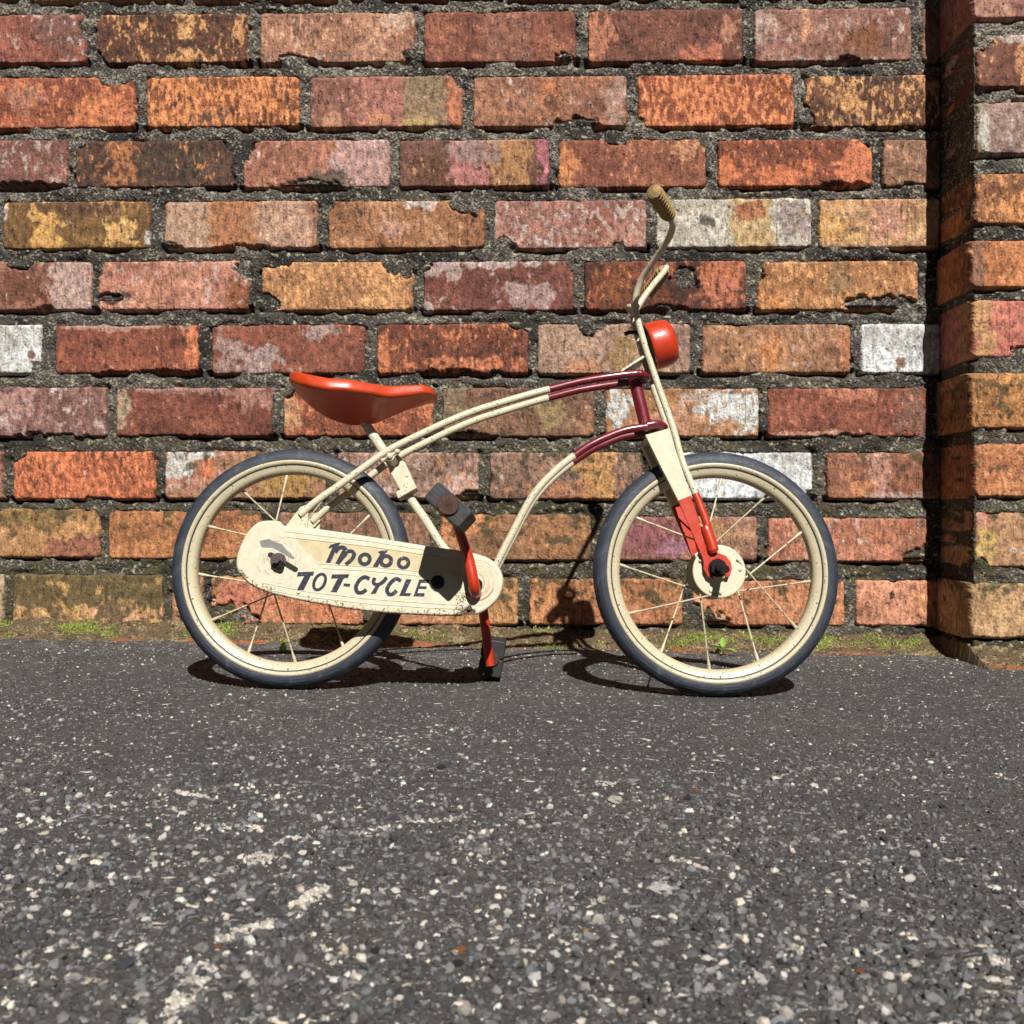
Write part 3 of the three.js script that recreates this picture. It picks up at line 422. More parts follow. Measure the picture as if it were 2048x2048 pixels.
// soil that has gathered in the angle of wall and asphalt: brown grit, brick dust, moss
const SX0 = -1.4, SX1 = X_CORNER + 0.36, SZ0 = -0.02, SZ1 = 0.21;
const soilFront = (x) => (x > X_CORNER - 0.006 ? P_DEPTH : 0);
const soilHeight = (x, z) => { const d = z - soilFront(x), wid = 0.062 + fbm(x * 7, 3, 3) * 0.05; return -FALL * x + 0.026 * Math.pow(clamp(1 - d / wid), 1.25) * (1 + fbm(x * 20, z * 30, 3) * 0.5) - 0.0035 + (fbm(x * 70, z * 70, 3) * 0.004 + fbm(x * 210, z * 210, 2) * 0.002) * (d < wid ? 1 : 0) - (d > wid ? 0.006 : 0); };
{
  const w = 2048, h = 256, data = new Uint8Array(w * h * 4), c = [0, 0, 0];
  const A = hex('#6d5b40'), B = hex('#a08a66'), D = hex('#33291f'), G = hex('#7f8c34'), G2 = hex('#a9b55c'), T = hex('#b5683c');
  for (let j = 0; j < h; j++) for (let i = 0; i < w; i++) {
    const x = SX0 + (i / w) * (SX1 - SX0), z = SZ0 + (j / h) * (SZ1 - SZ0), d = z - soilFront(x), f = noise(x * 330, z * 330), g = noise(x * 520, z * 520 + 3), a = fbm(x * 40, z * 60, 3);
    c[0] = A[0]; c[1] = A[1]; c[2] = A[2];
    mixTo(c, B, smooth(0.02, 0.4, a + f * 0.5)); mixTo(c, D, smooth(0.12, 0.4, fbm(x * 60 + 9, z * 90, 3) - f * 0.3) * 0.8);
    const moss = smooth(0.1, 0.3, fbm(x * 12 + 8, z * 30, 4)) * smooth(0.055, 0.03, d); mixTo(c, G, moss * 0.75); mixTo(c, G2, moss * smooth(0.1, 0.4, f + g * 0.5) * 0.7);
    const clay = smooth(0.06, 0.2, fbm(x * 9 + 4, 0.3, 2) + fbm(x * 60, z * 120, 2) * 0.5) * smooth(0.012, 0.006, Math.abs(d - 0.05)); mixTo(c, T, clay * 0.8);
    const k = 1 + f * 0.4 + g * 0.4, o = (j * w + i) * 4; data[o] = enc(c[0] * k); data[o + 1] = enc(c[1] * k); data[o + 2] = enc(c[2] * k); data[o + 3] = 255;
  }
  const soilGrain = grainTexture.clone(); soilGrain.repeat.set((SX1 - SX0) / 0.3, (SZ1 - SZ0) / 0.3); soilGrain.needsUpdate = true;
  const soil = addMesh('soil_bank', gridGeometry(700, 92, (i, j) => { const x = SX0 + (i / 699) * (SX1 - SX0), z = SZ1 + (j / 91) * (SZ0 - SZ1); return [x, soilHeight(x, z), z, (x - SX0) / (SX1 - SX0), (z - SZ0) / (SZ1 - SZ0)]; }), new THREE.MeshStandardMaterial({ map: dataTexture(data, w, h, true), bumpMap: soilGrain, bumpScale: 0.004, roughness: 0.96 }));
  soil.userData.kind = 'structure'; soil.userData.label = 'bank of brown grit and moss along the foot of the wall';
}
function leafGeometry(len, wid, bend, n = 7) {  // a cupped leaf along +x
  const g = gridGeometry(n, 5, (i, j) => { const t = i / (n - 1), s = (j / 4 - 0.5) * 2, w = wid * Math.pow(Math.sin(Math.PI * Math.min(1, 0.06 + t * 0.94)), 0.8) * (1 - 0.25 * t); return [len * t, bend * t * t + Math.abs(s) * w * 0.25, -s * w * 0.5, t, j / 4]; });
  return g;
}
const leafMaterial = (c) => new THREE.MeshPhysicalMaterial({ color: new THREE.Color(...hex(c)), roughness: 0.6, transmission: 0.35, thickness: 0, side: THREE.DoubleSide });
{
  // moss and threadlike grass in the soil
  const R = rng(12), blade = leafGeometry(0.006, 0.0022, 0.001, 4), count = 2600, inst = new THREE.InstancedMesh(blade, new THREE.MeshStandardMaterial({ color: 0xffffff, roughness: 0.8, side: THREE.DoubleSide }), count), M = new THREE.Matrix4(), Q = new THREE.Quaternion(), E = new THREE.Euler(), C = new THREE.Color();
  let n = 0; for (let guard = 0; n < count && guard < 400000; guard++) {
    const x = -0.78 + R() * 1.34, d = 0.004 + R() * 0.045, z = soilFront(x) + d; if (fbm(x * 12 + 8, z * 30, 4) + fbm(x * 60, z * 60, 2) * 0.4 < 0.14) continue;
    E.set(R() * 6.28, R() * 6.28, 0.3 + R() * 1.1, 'YXZ'); E.x = 0; Q.setFromEuler(E); const s = 0.35 + R() * R() * 0.9;
    M.compose(V3(x, soilHeight(x, z) + 0.0006, z), Q, V3(s, s, s)); inst.setMatrixAt(n, M);
    const h = R(); C.setRGB(...hex(h < 0.5 ? '#8f9a3e' : h < 0.8 ? '#a8b85a' : '#6d7a30')); inst.setColorAt(n, C); n++;
  }
  inst.name = 'moss'; inst.castShadow = inst.receiveShadow = true; inst.userData = { kind: 'stuff', label: 'small green moss and grass sprouting along the foot of the wall', category: 'moss' }; scene.add(inst);
}
function weed(u, v, leaves, label) {   // leaves: [turn, rise, length, width, height up the stem]
  const p = onGround(u, v, 0.018), g = new THREE.Group(); g.name = numbered('weed'); p.y = soilHeight(p.x, p.z) - 0.001; g.position.copy(p); scene.add(g); tag(g, label, 'weed');
  const mat = leafMaterial('#a4d050'), top = Math.max(...leaves.map((l) => l[4]));
  addMesh('stem', new THREE.CylinderGeometry(0.0007, 0.001, top + 0.004, 6).translate(0, top / 2, 0), leafMaterial('#8da060'), g);
  for (const [turn, rise, len, wid, up] of leaves) { const m = addMesh('leaf', leafGeometry(len, wid, -len * 0.12), mat, g); m.position.y = up; m.rotation.set(0, turn, rise, 'YXZ'); }
}
weed(565, 1278, [[-1.2, 1.25, 0.027, 0.011, 0.002], [0.4, 0.85, 0.016, 0.009, 0.003], [3.3, 0.8, 0.016, 0.009, 0.002], [-2.2, 0.3, 0.013, 0.008, 0.001]], 'small green weed with one tall upright leaf below the chain guard');
weed(1446, 1283, [[2.9, 0.35, 0.020, 0.013, 0.012], [-0.7, 0.1, 0.021, 0.014, 0.010], [1.4, 1.0, 0.017, 0.010, 0.014], [-1.9, 0.2, 0.014, 0.009, 0.006]], 'small green seedling with broad leaves seen between the front wheel spokes');
weed(1556, 1297, [[0.3, 0.5, 0.017, 0.010, 0.008], [2.4, 0.9, 0.014, 0.009, 0.010], [-1.8, 0.25, 0.014, 0.010, 0.006], [3.6, 0.2, 0.010, 0.007, 0.005]], 'tiny green seedling beside the front tyre at the foot of the wall');

// loose stones on the asphalt
function pebble(u, v, px, color, flat, label, group, seed) {
  const p = onGround(u, v), r = (px / 2) * (CAM_D - p.z) / 2048 * 1.0, g = new THREE.IcosahedronGeometry(1, 2), q = g.attributes.position, R = rng(seed), ax = 0.75 + R() * 0.4, az = 0.7 + R() * 0.4;
  for (let i = 0; i < q.count; i++) { const w = V3().fromBufferAttribute(q, i), k = 1 + noise(w.x * 1.4 + seed, w.y * 1.4 + w.z) * 0.42; q.setXYZ(i, w.x * k * ax * r, w.y * k * flat * r, w.z * k * az * r); }
  g.computeVertexNormals();
  const m = addMesh(numbered('pebble'), g, new THREE.MeshStandardMaterial({ color: new THREE.Color(...hex(color)), roughness: 0.8, bumpMap: grainTexture, bumpScale: 0.0008 })); m.position.set(p.x, groundHeight(p.x, p.z) + flat * r * 0.55, p.z); m.rotation.y = R() * 6;
  tag(m, label, 'pebble', group);
}
pebble(1322, 1786, 50, '#f4f1ea', 0.5, 'flat chalky white stone chip, largest of the loose stones on the asphalt', undefined, 3);
pebble(1230, 1604, 28, '#e8e2d2', 0.5, 'rough white stone with a brown edge, lying near a scatter of white grit', undefined, 5);
for (const [u, v, s, k] of [[1394, 1584, 13, 7], [919, 1906, 24, 8], [435, 1897, 14, 9], [1721, 1943, 14, 10]]) pebble(u, v, s, '#c07a44', 0.6, 'small orange pebble loose on the asphalt', 'orange pebbles', k);
pebble(1171, 1865, 15, '#d2ad62', 0.65, 'round honey yellow pebble loose on the asphalt', undefined, 14);
for (const [u, v, s, k] of [[1375, 1600, 15, 20], [917, 1932, 22, 21], [751, 1905, 22, 22], [1809, 1744, 20, 23], [1883, 1615, 13, 24], [1719, 1637, 14, 25], [1175, 1972, 34, 26], [884, 1538, 20, 27], [1865, 1510, 8, 28], [1193, 1800, 14, 29]]) pebble(u, v, s, '#3b3a3c', 0.6, 'dark grey pebble loose on the asphalt', 'dark grey pebbles', k);
pebble(248, 1935, 34, '#5f6468', 0.55, 'smooth blue grey oval pebble, alone beside pale grit on the asphalt', undefined, 33);
for (const [u, v, s, k] of [[1134, 1808, 16, 40], [1655, 1838, 14, 41], [1882, 1985, 20, 42], [1821, 1897, 22, 43], [1548, 1951, 11, 44], [205, 1980, 20, 45], [1058, 1393, 9, 46], [132, 1533, 12, 47], [1330, 1416, 10, 48], [1197, 1651, 10, 49]]) pebble(u, v, s, '#a9abac', 0.55, 'pale grey pebble loose on the asphalt', 'pale grey pebbles', k);

// ---------------------------------------------------------------- the bicycle: own axes x forward, y up in its leaning plane, z towards the camera; it leans away on its far pedal
const bike = new THREE.Group(); bike.name = 'bicycle';
const LEAN = THREE.MathUtils.degToRad(7), WR = 0.127;
const rearFoot = onGround(573, 1378), frontFoot = onGround(1432, 1394);
{
  const X = frontFoot.clone().sub(rearFoot).normalize(), S = V3(0, 1, 0).cross(X).negate().normalize();   // S points away from the camera side
  const away = V3().crossVectors(V3(0, 1, 0), X); // = towards -z of the bicycle or +z, fixed below
  const side = (away.z > 0 ? away : S).clone().setY(0).normalize(), Y = V3(0, Math.cos(LEAN), 0).addScaledVector(side, -Math.sin(LEAN)); Y.addScaledVector(X, -Y.dot(X)).normalize(); const Z = V3().crossVectors(X, Y).normalize();
  bike.matrix.makeBasis(X, Y, Z).setPosition(rearFoot.clone().add(V3(0, 0.0004, 0))); bike.matrix.decompose(bike.position, bike.quaternion, bike.scale);
}
scene.add(bike); bike.updateMatrixWorld(true);
tag(bike, "small vintage child's bicycle in worn cream, red and maroon paint, leaning on its pedal", 'bicycle');
const toBike = bike.matrixWorld.clone().invert();
const WB = frontFoot.clone().applyMatrix4(toBike).x;
function B(u, v, z = 0) { const o = camera.position.clone().applyMatrix4(toBike), d = ray(u, v).transformDirection(toBike); return o.addScaledVector(d, (z - o.z) / d.z); }
console.log('wheelbase', WB.toFixed(3), 'bb', B(957, 1175).toArray().map((q) => q.toFixed(3)).join(' '));

// paints: cream with chips of rust and dirt, red orange, maroon; each a tile of colour that goes round real paint damage
function paintTexture(base, chips, seed, amount, w = 512, h = 512) {
  const data = new Uint8Array(w * h * 4), rough = new Uint8Array(w * h * 4), c = [0, 0, 0], b = hex(base), per = 64;
  const tile = (x, y, s) => { const u = (x / w) * Math.PI * 2, v = (y / h) * Math.PI * 2; return fbm(Math.cos(u) * s + Math.cos(v) * s * 0.7 + seed, Math.sin(u) * s + Math.sin(v) * s * 0.9 - seed * 2, 3); };
  for (let j = 0; j < h; j++) for (let i = 0; i < w; i++) {
    const n = fbm((i / w) * per + seed, (j / h) * per, 3), l = tile(i, j, 3), f = noise(i * 0.9, j * 0.9 + seed), st = fbm((i / w) * 18 + seed * 2, (j / h) * 90, 2);
    const wear = smooth(0.46 - amount, 0.54 - amount, n + l * 0.35), dirt = smooth(0.2, 0.55, st + l * 0.3) * amount * 1.4;
    c[0] = b[0]; c[1] = b[1]; c[2] = b[2]; const k = 1 + f * 0.05 + l * 0.12; c[0] *= k; c[1] *= k; c[2] *= k;
    mixTo(c, hex('#8a7550'), clamp(dirt) * 0.35); mixTo(c, hex(chips[(i * 7 + j * 3) % chips.length | 0]), wear * 0.85);
    const o = (j * w + i) * 4; data[o] = enc(c[0]); data[o + 1] = enc(c[1]); data[o + 2] = enc(c[2]); data[o + 3] = 255; rough[o] = rough[o + 1] = rough[o + 2] = 255 * clamp(0.42 + wear * 0.4 + l * 0.2 + f * 0.06); rough[o + 3] = 255;
  }
  return [dataTexture(data, w, h, true), dataTexture(rough, w, h, false)];
}
function paint(base, chips, seed, amount, extra = {}) { const [map, roughnessMap] = paintTexture(base, chips, seed, amount); return new THREE.MeshPhysicalMaterial({ map, roughnessMap, roughness: 1, bumpMap: roughnessMap, bumpScale: -0.0003, ...extra }); }
const CREAM = paint('#e9dfc0', ['#5a4630', '#3c3024', '#8a7656'], 3, 0.17);
const CREAM_RIM = paint('#dccfac', ['#6b5036', '#4a3828', '#8c7250'], 9, 0.16);
const CREAM_CLEAN = paint('#ece2c4', ['#b8a880', '#6a5a44'], 5, 0.02);
const RED = paint('#d23a14', ['#6a1c10', '#d89070', '#3a1610'], 15, 0.05, { clearcoat: 0.5, clearcoatRoughness: 0.25 });
const SADDLE_RED = paint('#d8481a', ['#8c5a3c', '#7a6450'], 21, 0.02, { clearcoat: 0.25, clearcoatRoughness: 0.2 });
const LAMP_RED = paint('#da3c12', ['#7a2410', '#b86a4a'], 27, 0.0, { clearcoat: 0.9, clearcoatRoughness: 0.14 });
const MAROON = paint('#7c1226', ['#a8362e', '#48101c', '#c07060'], 33, 0.05, { clearcoat: 0.7, clearcoatRoughness: 0.2 });
const RUBBER = new THREE.MeshStandardMaterial({ color: new THREE.Color(...hex('#2b2c2e')), roughness: 0.6, bumpMap: grainTexture, bumpScale: 0.0006 });
const TYRE = (() => { const w = 1024, h = 128, data = new Uint8Array(w * h * 4), c = [0, 0, 0], a = hex('#363c47'), d = hex('#626871'); for (let j = 0; j < h; j++) for (let i = 0; i < w; i++) { const u = (i / w) * Math.PI * 2, n = fbm(Math.cos(u) * 9 + j * 0.03, Math.sin(u) * 9, 3), f = noise(i * 0.8, j * 0.8), s = noise(i * 0.02, j * 0.7); c[0] = a[0]; c[1] = a[1]; c[2] = a[2]; mixTo(c, d, smooth(0.1, 0.5, n + f * 0.25 + s * 0.25) * 0.6); const k = 1 + f * 0.15 + s * 0.15, o = (j * w + i) * 4; data[o] = enc(c[0] * k); data[o + 1] = enc(c[1] * k); data[o + 2] = enc(c[2] * k); data[o + 3] = 255; } return new THREE.MeshStandardMaterial({ map: dataTexture(data, w, h, true), roughness: 0.55, bumpMap: grainTexture, bumpScale: 0.0003 }); })();
const STEEL = new THREE.MeshStandardMaterial({ color: new THREE.Color(...hex('#8c8078')), metalness: 0.75, roughness: 0.45, bumpMap: grainTexture, bumpScale: 0.0004 });
const RUSTY = new THREE.MeshStandardMaterial({ color: new THREE.Color(...hex('#6e5148')), metalness: 0.5, roughness: 0.6, bumpMap: grainTexture, bumpScale: 0.0006 });
const DARK_STEEL = new THREE.MeshStandardMaterial({ color: new THREE.Color(...hex('#3a3034')), metalness: 0.6, roughness: 0.5, bumpMap: grainTexture, bumpScale: 0.0004 });
const GRIP = new THREE.MeshStandardMaterial({ color: new THREE.Color(...hex('#b08f5c')), roughness: 0.7, bumpMap: grainTexture, bumpScale: 0.0008 });

function sweep(points, radius, { segs = 48, sides = 14, flat = 1, from = 0, to = 1, closed = true } = {}) {   // round bar along a smooth path, uv in metres x 6
  const curve = new THREE.CatmullRomCurve3(points, false, 'centripetal'), fr = curve.computeFrenetFrames(segs, false), len = curve.getLength(), rad = typeof radius === 'function' ? radius : () => radius;
  const pos = [], uv = [], idx = [], p = V3();
  const T = curve.getTangentAt(from), up = Math.abs(T.z) > 0.9 ? V3(0, 1, 0) : V3(0, 0, 1);
  for (let i = 0; i <= segs; i++) {
    const t = from + (to - from) * (i / segs); curve.getPointAt(t, p); const tg = curve.getTangentAt(t), b = V3().crossVectors(tg, up).normalize(), n = V3().crossVectors(b, tg).normalize(), r = rad(t);
    for (let k = 0; k <= sides; k++) { const a = (k / sides) * Math.PI * 2, ca = Math.cos(a) * r, sa = Math.sin(a) * r * flat; pos.push(p.x + b.x * ca + n.x * sa, p.y + b.y * ca + n.y * sa, p.z + b.z * ca + n.z * sa); uv.push(t * len * 6, (k / sides) * Math.PI * 2 * r * 6); }
  }
  const S = sides + 1;
  for (let i = 0; i < segs; i++) for (let k = 0; k < sides; k++) { const a = i * S + k; idx.push(a, a + 1, a + S, a + 1, a + S + 1, a + S); }
  if (closed) for (const e of [0, segs]) { const c = pos.length / 3; let q = V3(); for (let k = 0; k < sides; k++) q.add(V3(pos[(e * S + k) * 3], pos[(e * S + k) * 3 + 1], pos[(e * S + k) * 3 + 2])); q.divideScalar(sides); pos.push(q.x, q.y, q.z); uv.push(0, 0); for (let k = 0; k < sides; k++) { const v0 = c + 1 + k; pos.push(pos[(e * S + k) * 3], pos[(e * S + k) * 3 + 1], pos[(e * S + k) * 3 + 2]); uv.push(0.01, 0.01 * k); } for (let k = 0; k < sides; k++) { const a = c + 1 + k, b = c + 1 + ((k + 1) % sides); e ? idx.push(c, a, b) : idx.push(c, b, a); } }
  const g = new THREE.BufferGeometry(); g.setAttribute('position', new THREE.Float32BufferAttribute(pos, 3)); g.setAttribute('uv', new THREE.Float32BufferAttribute(uv, 2)); g.setIndex(idx); g.computeVertexNormals();
  return g;
}
function plate(poly, z0, thick, bevel = 0.0006, holes = []) {  // flat sheet from an outline in the bicycle's plane
  const s = new THREE.Shape(poly.map((p) => new THREE.Vector2(p.x, p.y)));
  for (const h of holes) s.holes.push(h);
  const g = new THREE.ExtrudeGeometry(s, { depth: Math.max(1e-4, thick - 2 * bevel), bevelEnabled: true, bevelSize: bevel, bevelThickness: bevel, bevelSegments: 2, curveSegments: 16 });
  g.translate(0, 0, z0 + bevel); const p = g.attributes.position, uv = g.attributes.uv; for (let i = 0; i < p.count; i++) uv.setXY(i, p.getX(i) * 6, p.getY(i) * 6);
  return g;
}
const cyl = (r0, r1, len, at, sides = 24) => new THREE.CylinderGeometry(r1, r0, len, sides).rotateX(Math.PI / 2).translate(at.x, at.y, at.z);   // axis along z, centred
const hexNut = (r, len, at) => cyl(r, r, len, at, 6).toNonIndexed();
const mirrorZ = (p) => p.map((q) => V3(q.x, q.y, -q.z));

// ---- wheels
function latheZ(profile, segs = 128) {  // profile: [radius, z]; closed ring about z
  const g = new THREE.LatheGeometry(profile.map(([r, z]) => new THREE.Vector2(r, z)), segs); g.rotateX(Math.PI / 2); return g;
}
function makeWheel(name, phase, x, steer, radius) {
  const w = new THREE.Group(); w.name = name; w.position.set(x, radius, 0); w.rotation.y = steer; w.scale.setScalar(radius / WR); bike.add(w);
  // solid rubber tyre with fine ribs on its wall
  const prof = []; for (let k = 0; k <= 60; k++) { const a = -0.62 + (k / 60) * (Math.PI + 1.24), rib = (k > 14 && k < 24) || (k > 36 && k < 46) ? 0.00035 * (k % 2 ? 1 : -1) : 0, rr = 0.0125 + rib; prof.push([0.1150 + Math.sin(a) * (rr - 0.0005), -Math.cos(a) * rr * 0.98]); }
  const tg = latheZ(prof, 160); addMesh('tyre', tg, TYRE, w);
  const rim = [[0.1145, -0.0105], [0.1135, -0.0122], [0.1118, -0.0126], [0.1100, -0.0118], [0.1092, -0.0104], [0.1075, -0.0096], [0.1040, -0.0088], [0.1012, -0.0070], [0.0998, -0.0040], [0.0994, 0], [0.0998, 0.0040], [0.1012, 0.0070], [0.1040, 0.0088], [0.1075, 0.0096], [0.1092, 0.0104], [0.1100, 0.0118], [0.1118, 0.0126], [0.1135, 0.0122], [0.1145, 0.0105]].reverse();
  const rg = latheZ(rim, 160); { const uv = rg.attributes.uv; for (let i = 0; i < uv.count; i++) uv.setXY(i, uv.getX(i) * 5, uv.getY(i) * 0.25); }
  addMesh('rim', rg, CREAM_RIM, w);
  const hub = mergeGeometries([latheZ([[0.0001, -0.026], [0.008, -0.026], [0.008, -0.022], [0.011, -0.019], [0.0105, 0], [0.011, 0.019], [0.008, 0.022], [0.008, 0.026], [0.0001, 0.026]].reverse(), 32)]);
  addMesh('hub', hub, CREAM, w);
  for (const s of [-1, 1]) {
    const d = latheZ([[0.0001, 0.0009], [0.0255, 0.0009], [0.0268, 0.0004], [0.0272, -0.0004], [0.0262, -0.0012], [0.0001, -0.0012]].reverse(), 48); d.translate(0, 0, s * 0.0205);
    const disc = addMesh('hub_disc', d, CREAM_CLEAN, w);
    for (let k = 0; k < 3; k++) { const a = phase + 0.7 + (k * Math.PI * 2) / 3; addMesh('rivet', new THREE.SphereGeometry(0.0022, 12, 6).scale(1, 1, 0.6).translate(Math.cos(a) * 0.0215, Math.sin(a) * 0.0215, s * 0.0216), CREAM_CLEAN, disc); }
  }
  const HAND = [1, 1, -1, -1], FACE = [1, -1, 1, -1];   // two leading, two trailing; outside near, far, inside near, far
  for (let k = 0; k < 12; k++) {
    const a = phase - (k * Math.PI) / 6, kind = k % 4, hb = a + HAND[kind] * 1.16, zf = FACE[kind] * (kind === 0 || kind === 3 ? 0.0222 : 0.0185), A = V3(Math.cos(hb) * 0.0222, Math.sin(hb) * 0.0222, zf), E = V3(Math.cos(a) * 0.1000, Math.sin(a) * 0.1000, FACE[kind] * 0.002), D = E.clone().sub(A);
    const spoke = sweep([A, A.clone().addScaledVector(D, 0.5), E], (t) => (t > 0.93 ? 0.0017 : 0.0009), { segs: 16, sides: 8 });
    const cap = new THREE.SphereGeometry(0.0016, 8, 6).translate(A.x, A.y, A.z);
    addMesh('spoke', mergeGeometries([spoke, cap]), CREAM_RIM, w);
  }
  addMesh('axle', cyl(0.0038, 0.0038, 0.104, V3(0, 0, 0.002), 16), DARK_STEEL, w);
  return w;
}
makeWheel('rear_wheel', THREE.MathUtils.degToRad(95), 0, 0, 0.1275);
makeWheel('front_wheel', THREE.MathUtils.degToRad(86), WB, THREE.MathUtils.degToRad(0.8), 0.1293);

// ---- twin tube frame: upper pair from the head to the rear axle, lower pair from the head to the crank
const upperPx = [[1281, 747, 0.0165], [1262, 748, 0.0178], [1211, 754.5, 0.019], [1159, 763.5, 0.019], [1099, 778.5, 0.0195], [1055, 790, 0.0205], [1003.5, 805, 0.0215], [952, 821, 0.022], [900, 841.5, 0.023], [850.6, 864, 0.024], [774, 902.5, 0.0255], [726, 936, 0.0265], [674.6, 973, 0.0285], [633, 1002, 0.030], [600, 1030, 0.031]];
const lowerPx = [[1316, 848, 0.0155], [1297, 852.5, 0.017], [1252, 860, 0.019], [1211, 875, 0.02], [1179.5, 890.5, 0.021], [1149, 911, 0.0215], [1117.5, 935.5, 0.022], [1087, 965, 0.0225], [1065, 992.5, 0.0225], [1045, 1026.5, 0.022], [1025.5, 1065, 0.0215], [1006, 1102, 0.021], [992, 1130, 0.020], [975, 1160, 0.019]];
const TUBE_R = 0.0039;
for (const [px, cut] of [[upperPx, 1098.5], [lowerPx, 1148.5]]) {
  const near = px.map(([u, v, z]) => B(u, v, z)), curve = new THREE.CatmullRomCurve3(near, false, 'centripetal');
  const at = B(cut, px === upperPx ? 778.5 : 911, 0.0205); let best = 0, bd = 9; for (let k = 0; k <= 400; k++) { const d = curve.getPointAt(k / 400).distanceTo(at); if (d < bd) { bd = d; best = k / 400; } }
  for (const pts of [near, mirrorZ(near)]) {
    const tube = addMesh('frame_tube', sweep(pts, TUBE_R, { segs: 90, from: best, to: 1 }), CREAM, bike);
    const m = addMesh('painted_end', sweep(pts, TUBE_R * 1.05, { segs: 60, from: 0, to: best }), MAROON, tube); m.userData.label = 'maroon painted front end of the tube';
  }
}
// head tube with a lug at each end that gathers the two tubes
const headTop = B(1269, 760, 0), headBot = B(1290, 846, 0), headDir = headBot.clone().sub(headTop).normalize();
const head = addMesh('head_tube', sweep([headTop.clone().addScaledVector(headDir, -0.004), headTop.clone().lerp(headBot, 0.5), headBot.clone().addScaledVector(headDir, 0.004)], 0.0068, { segs: 20, sides: 24 }), MAROON, bike);
for (const [c, px] of [[headTop, upperPx], [headBot, lowerPx]]) {
  const e = B(px[0][0], px[0][1], px[0][2]);
  const loop = [V3(e.x - 0.012, e.y - 0.002, 0.0175), V3(e.x - 0.002, e.y, 0.0165), V3(e.x + 0.006, e.y - 0.001, 0.010), V3(e.x + 0.0085, e.y - 0.0015, 0), V3(e.x + 0.006, e.y - 0.001, -0.010), V3(e.x - 0.002, e.y, -0.0165), V3(e.x - 0.012, e.y - 0.002, -0.0175)];
  addMesh('head_lug', mergeGeometries([sweep(loop, 0.0043, { segs: 50 }), sweep([V3(e.x + 0.006, e.y - 0.0015, 0), V3((e.x + c.x) / 2, (e.y + c.y) / 2, 0), V3(c.x - 0.004, c.y, 0)], 0.0062, { segs: 8 })]), MAROON, head);
}
// rear stay tab behind the guard
for (const s of [1, -1]) {
  const poly = [[300, 1518], [332, 1508], [366, 1580], [356, 1712], [300, 1740], [160, 1700], [205, 1640]].map(([u, v]) => B(540 + u / 4.83, 700 + v / 4.83, 0.031)); addMesh('stay_tab', plate(poly, s > 0 ? 0.0295 : -0.0315, 0.002), CREAM, bike);
}
// seat post: flat bar, clamp box and its lip
const z3 = (u, v, z = 0) => B(540 + u / 4.83, 700 + v / 4.83, z);
const post = addMesh('seat_post', sweep([z3(860, 620), z3(1050, 905), z3(1230, 1180), z3(1330, 1390), z3(1500, 1640), z3(1670, 1900), B(925, 1140)], (t) => (t < 0.42 ? 0.0052 : 0.0046), { segs: 60, flat: 0.75 }), CREAM, bike);
const clampPoly = [[1125, 1065], [1232, 1020], [1300, 1100], [1385, 1290], [1262, 1345], [1170, 1180]].map(([u, v]) => z3(u, v, 0.010));
const clampBox = addMesh('seat_clamp', plate(clampPoly, -0.010, 0.020, 0.0012), CREAM, post);
addMesh('clamp_lip', plate([[1222, 1375], [1390, 1290], [1408, 1330], [1240, 1425]].map(([u, v]) => z3(u, v, 0.012)), -0.012, 0.024, 0.0008), CREAM, post);
{ const c = z3(1215, 1100, 0.0105); addMesh('clamp_bolt', cyl(0.0018, 0.0018, 0.002, V3(c.x, c.y, 0.0102), 10), DARK_STEEL, post); }
{ const a = z3(1060, 1060, 0.0255), b = z3(1250, 950, 0.0255); addMesh('weld', mergeGeometries([sweep([V3(a.x, a.y, 0.0225), V3((a.x + b.x) / 2, (a.y + b.y) / 2 - 0.002, 0.0245), V3(b.x, b.y, 0.0225)], (t) => 0.0030 + 0.0012 * Math.sin(t * 17), { segs: 24 }), sweep([V3((a.x + b.x) / 2, (a.y + b.y) / 2 - 0.002, 0.0235), V3((a.x + b.x) / 2 + 0.003, (a.y + b.y) / 2 - 0.007, 0), V3((a.x + b.x) / 2, (a.y + b.y) / 2 - 0.002, -0.0235)], 0.0052, { segs: 16 })]), CREAM, post); }

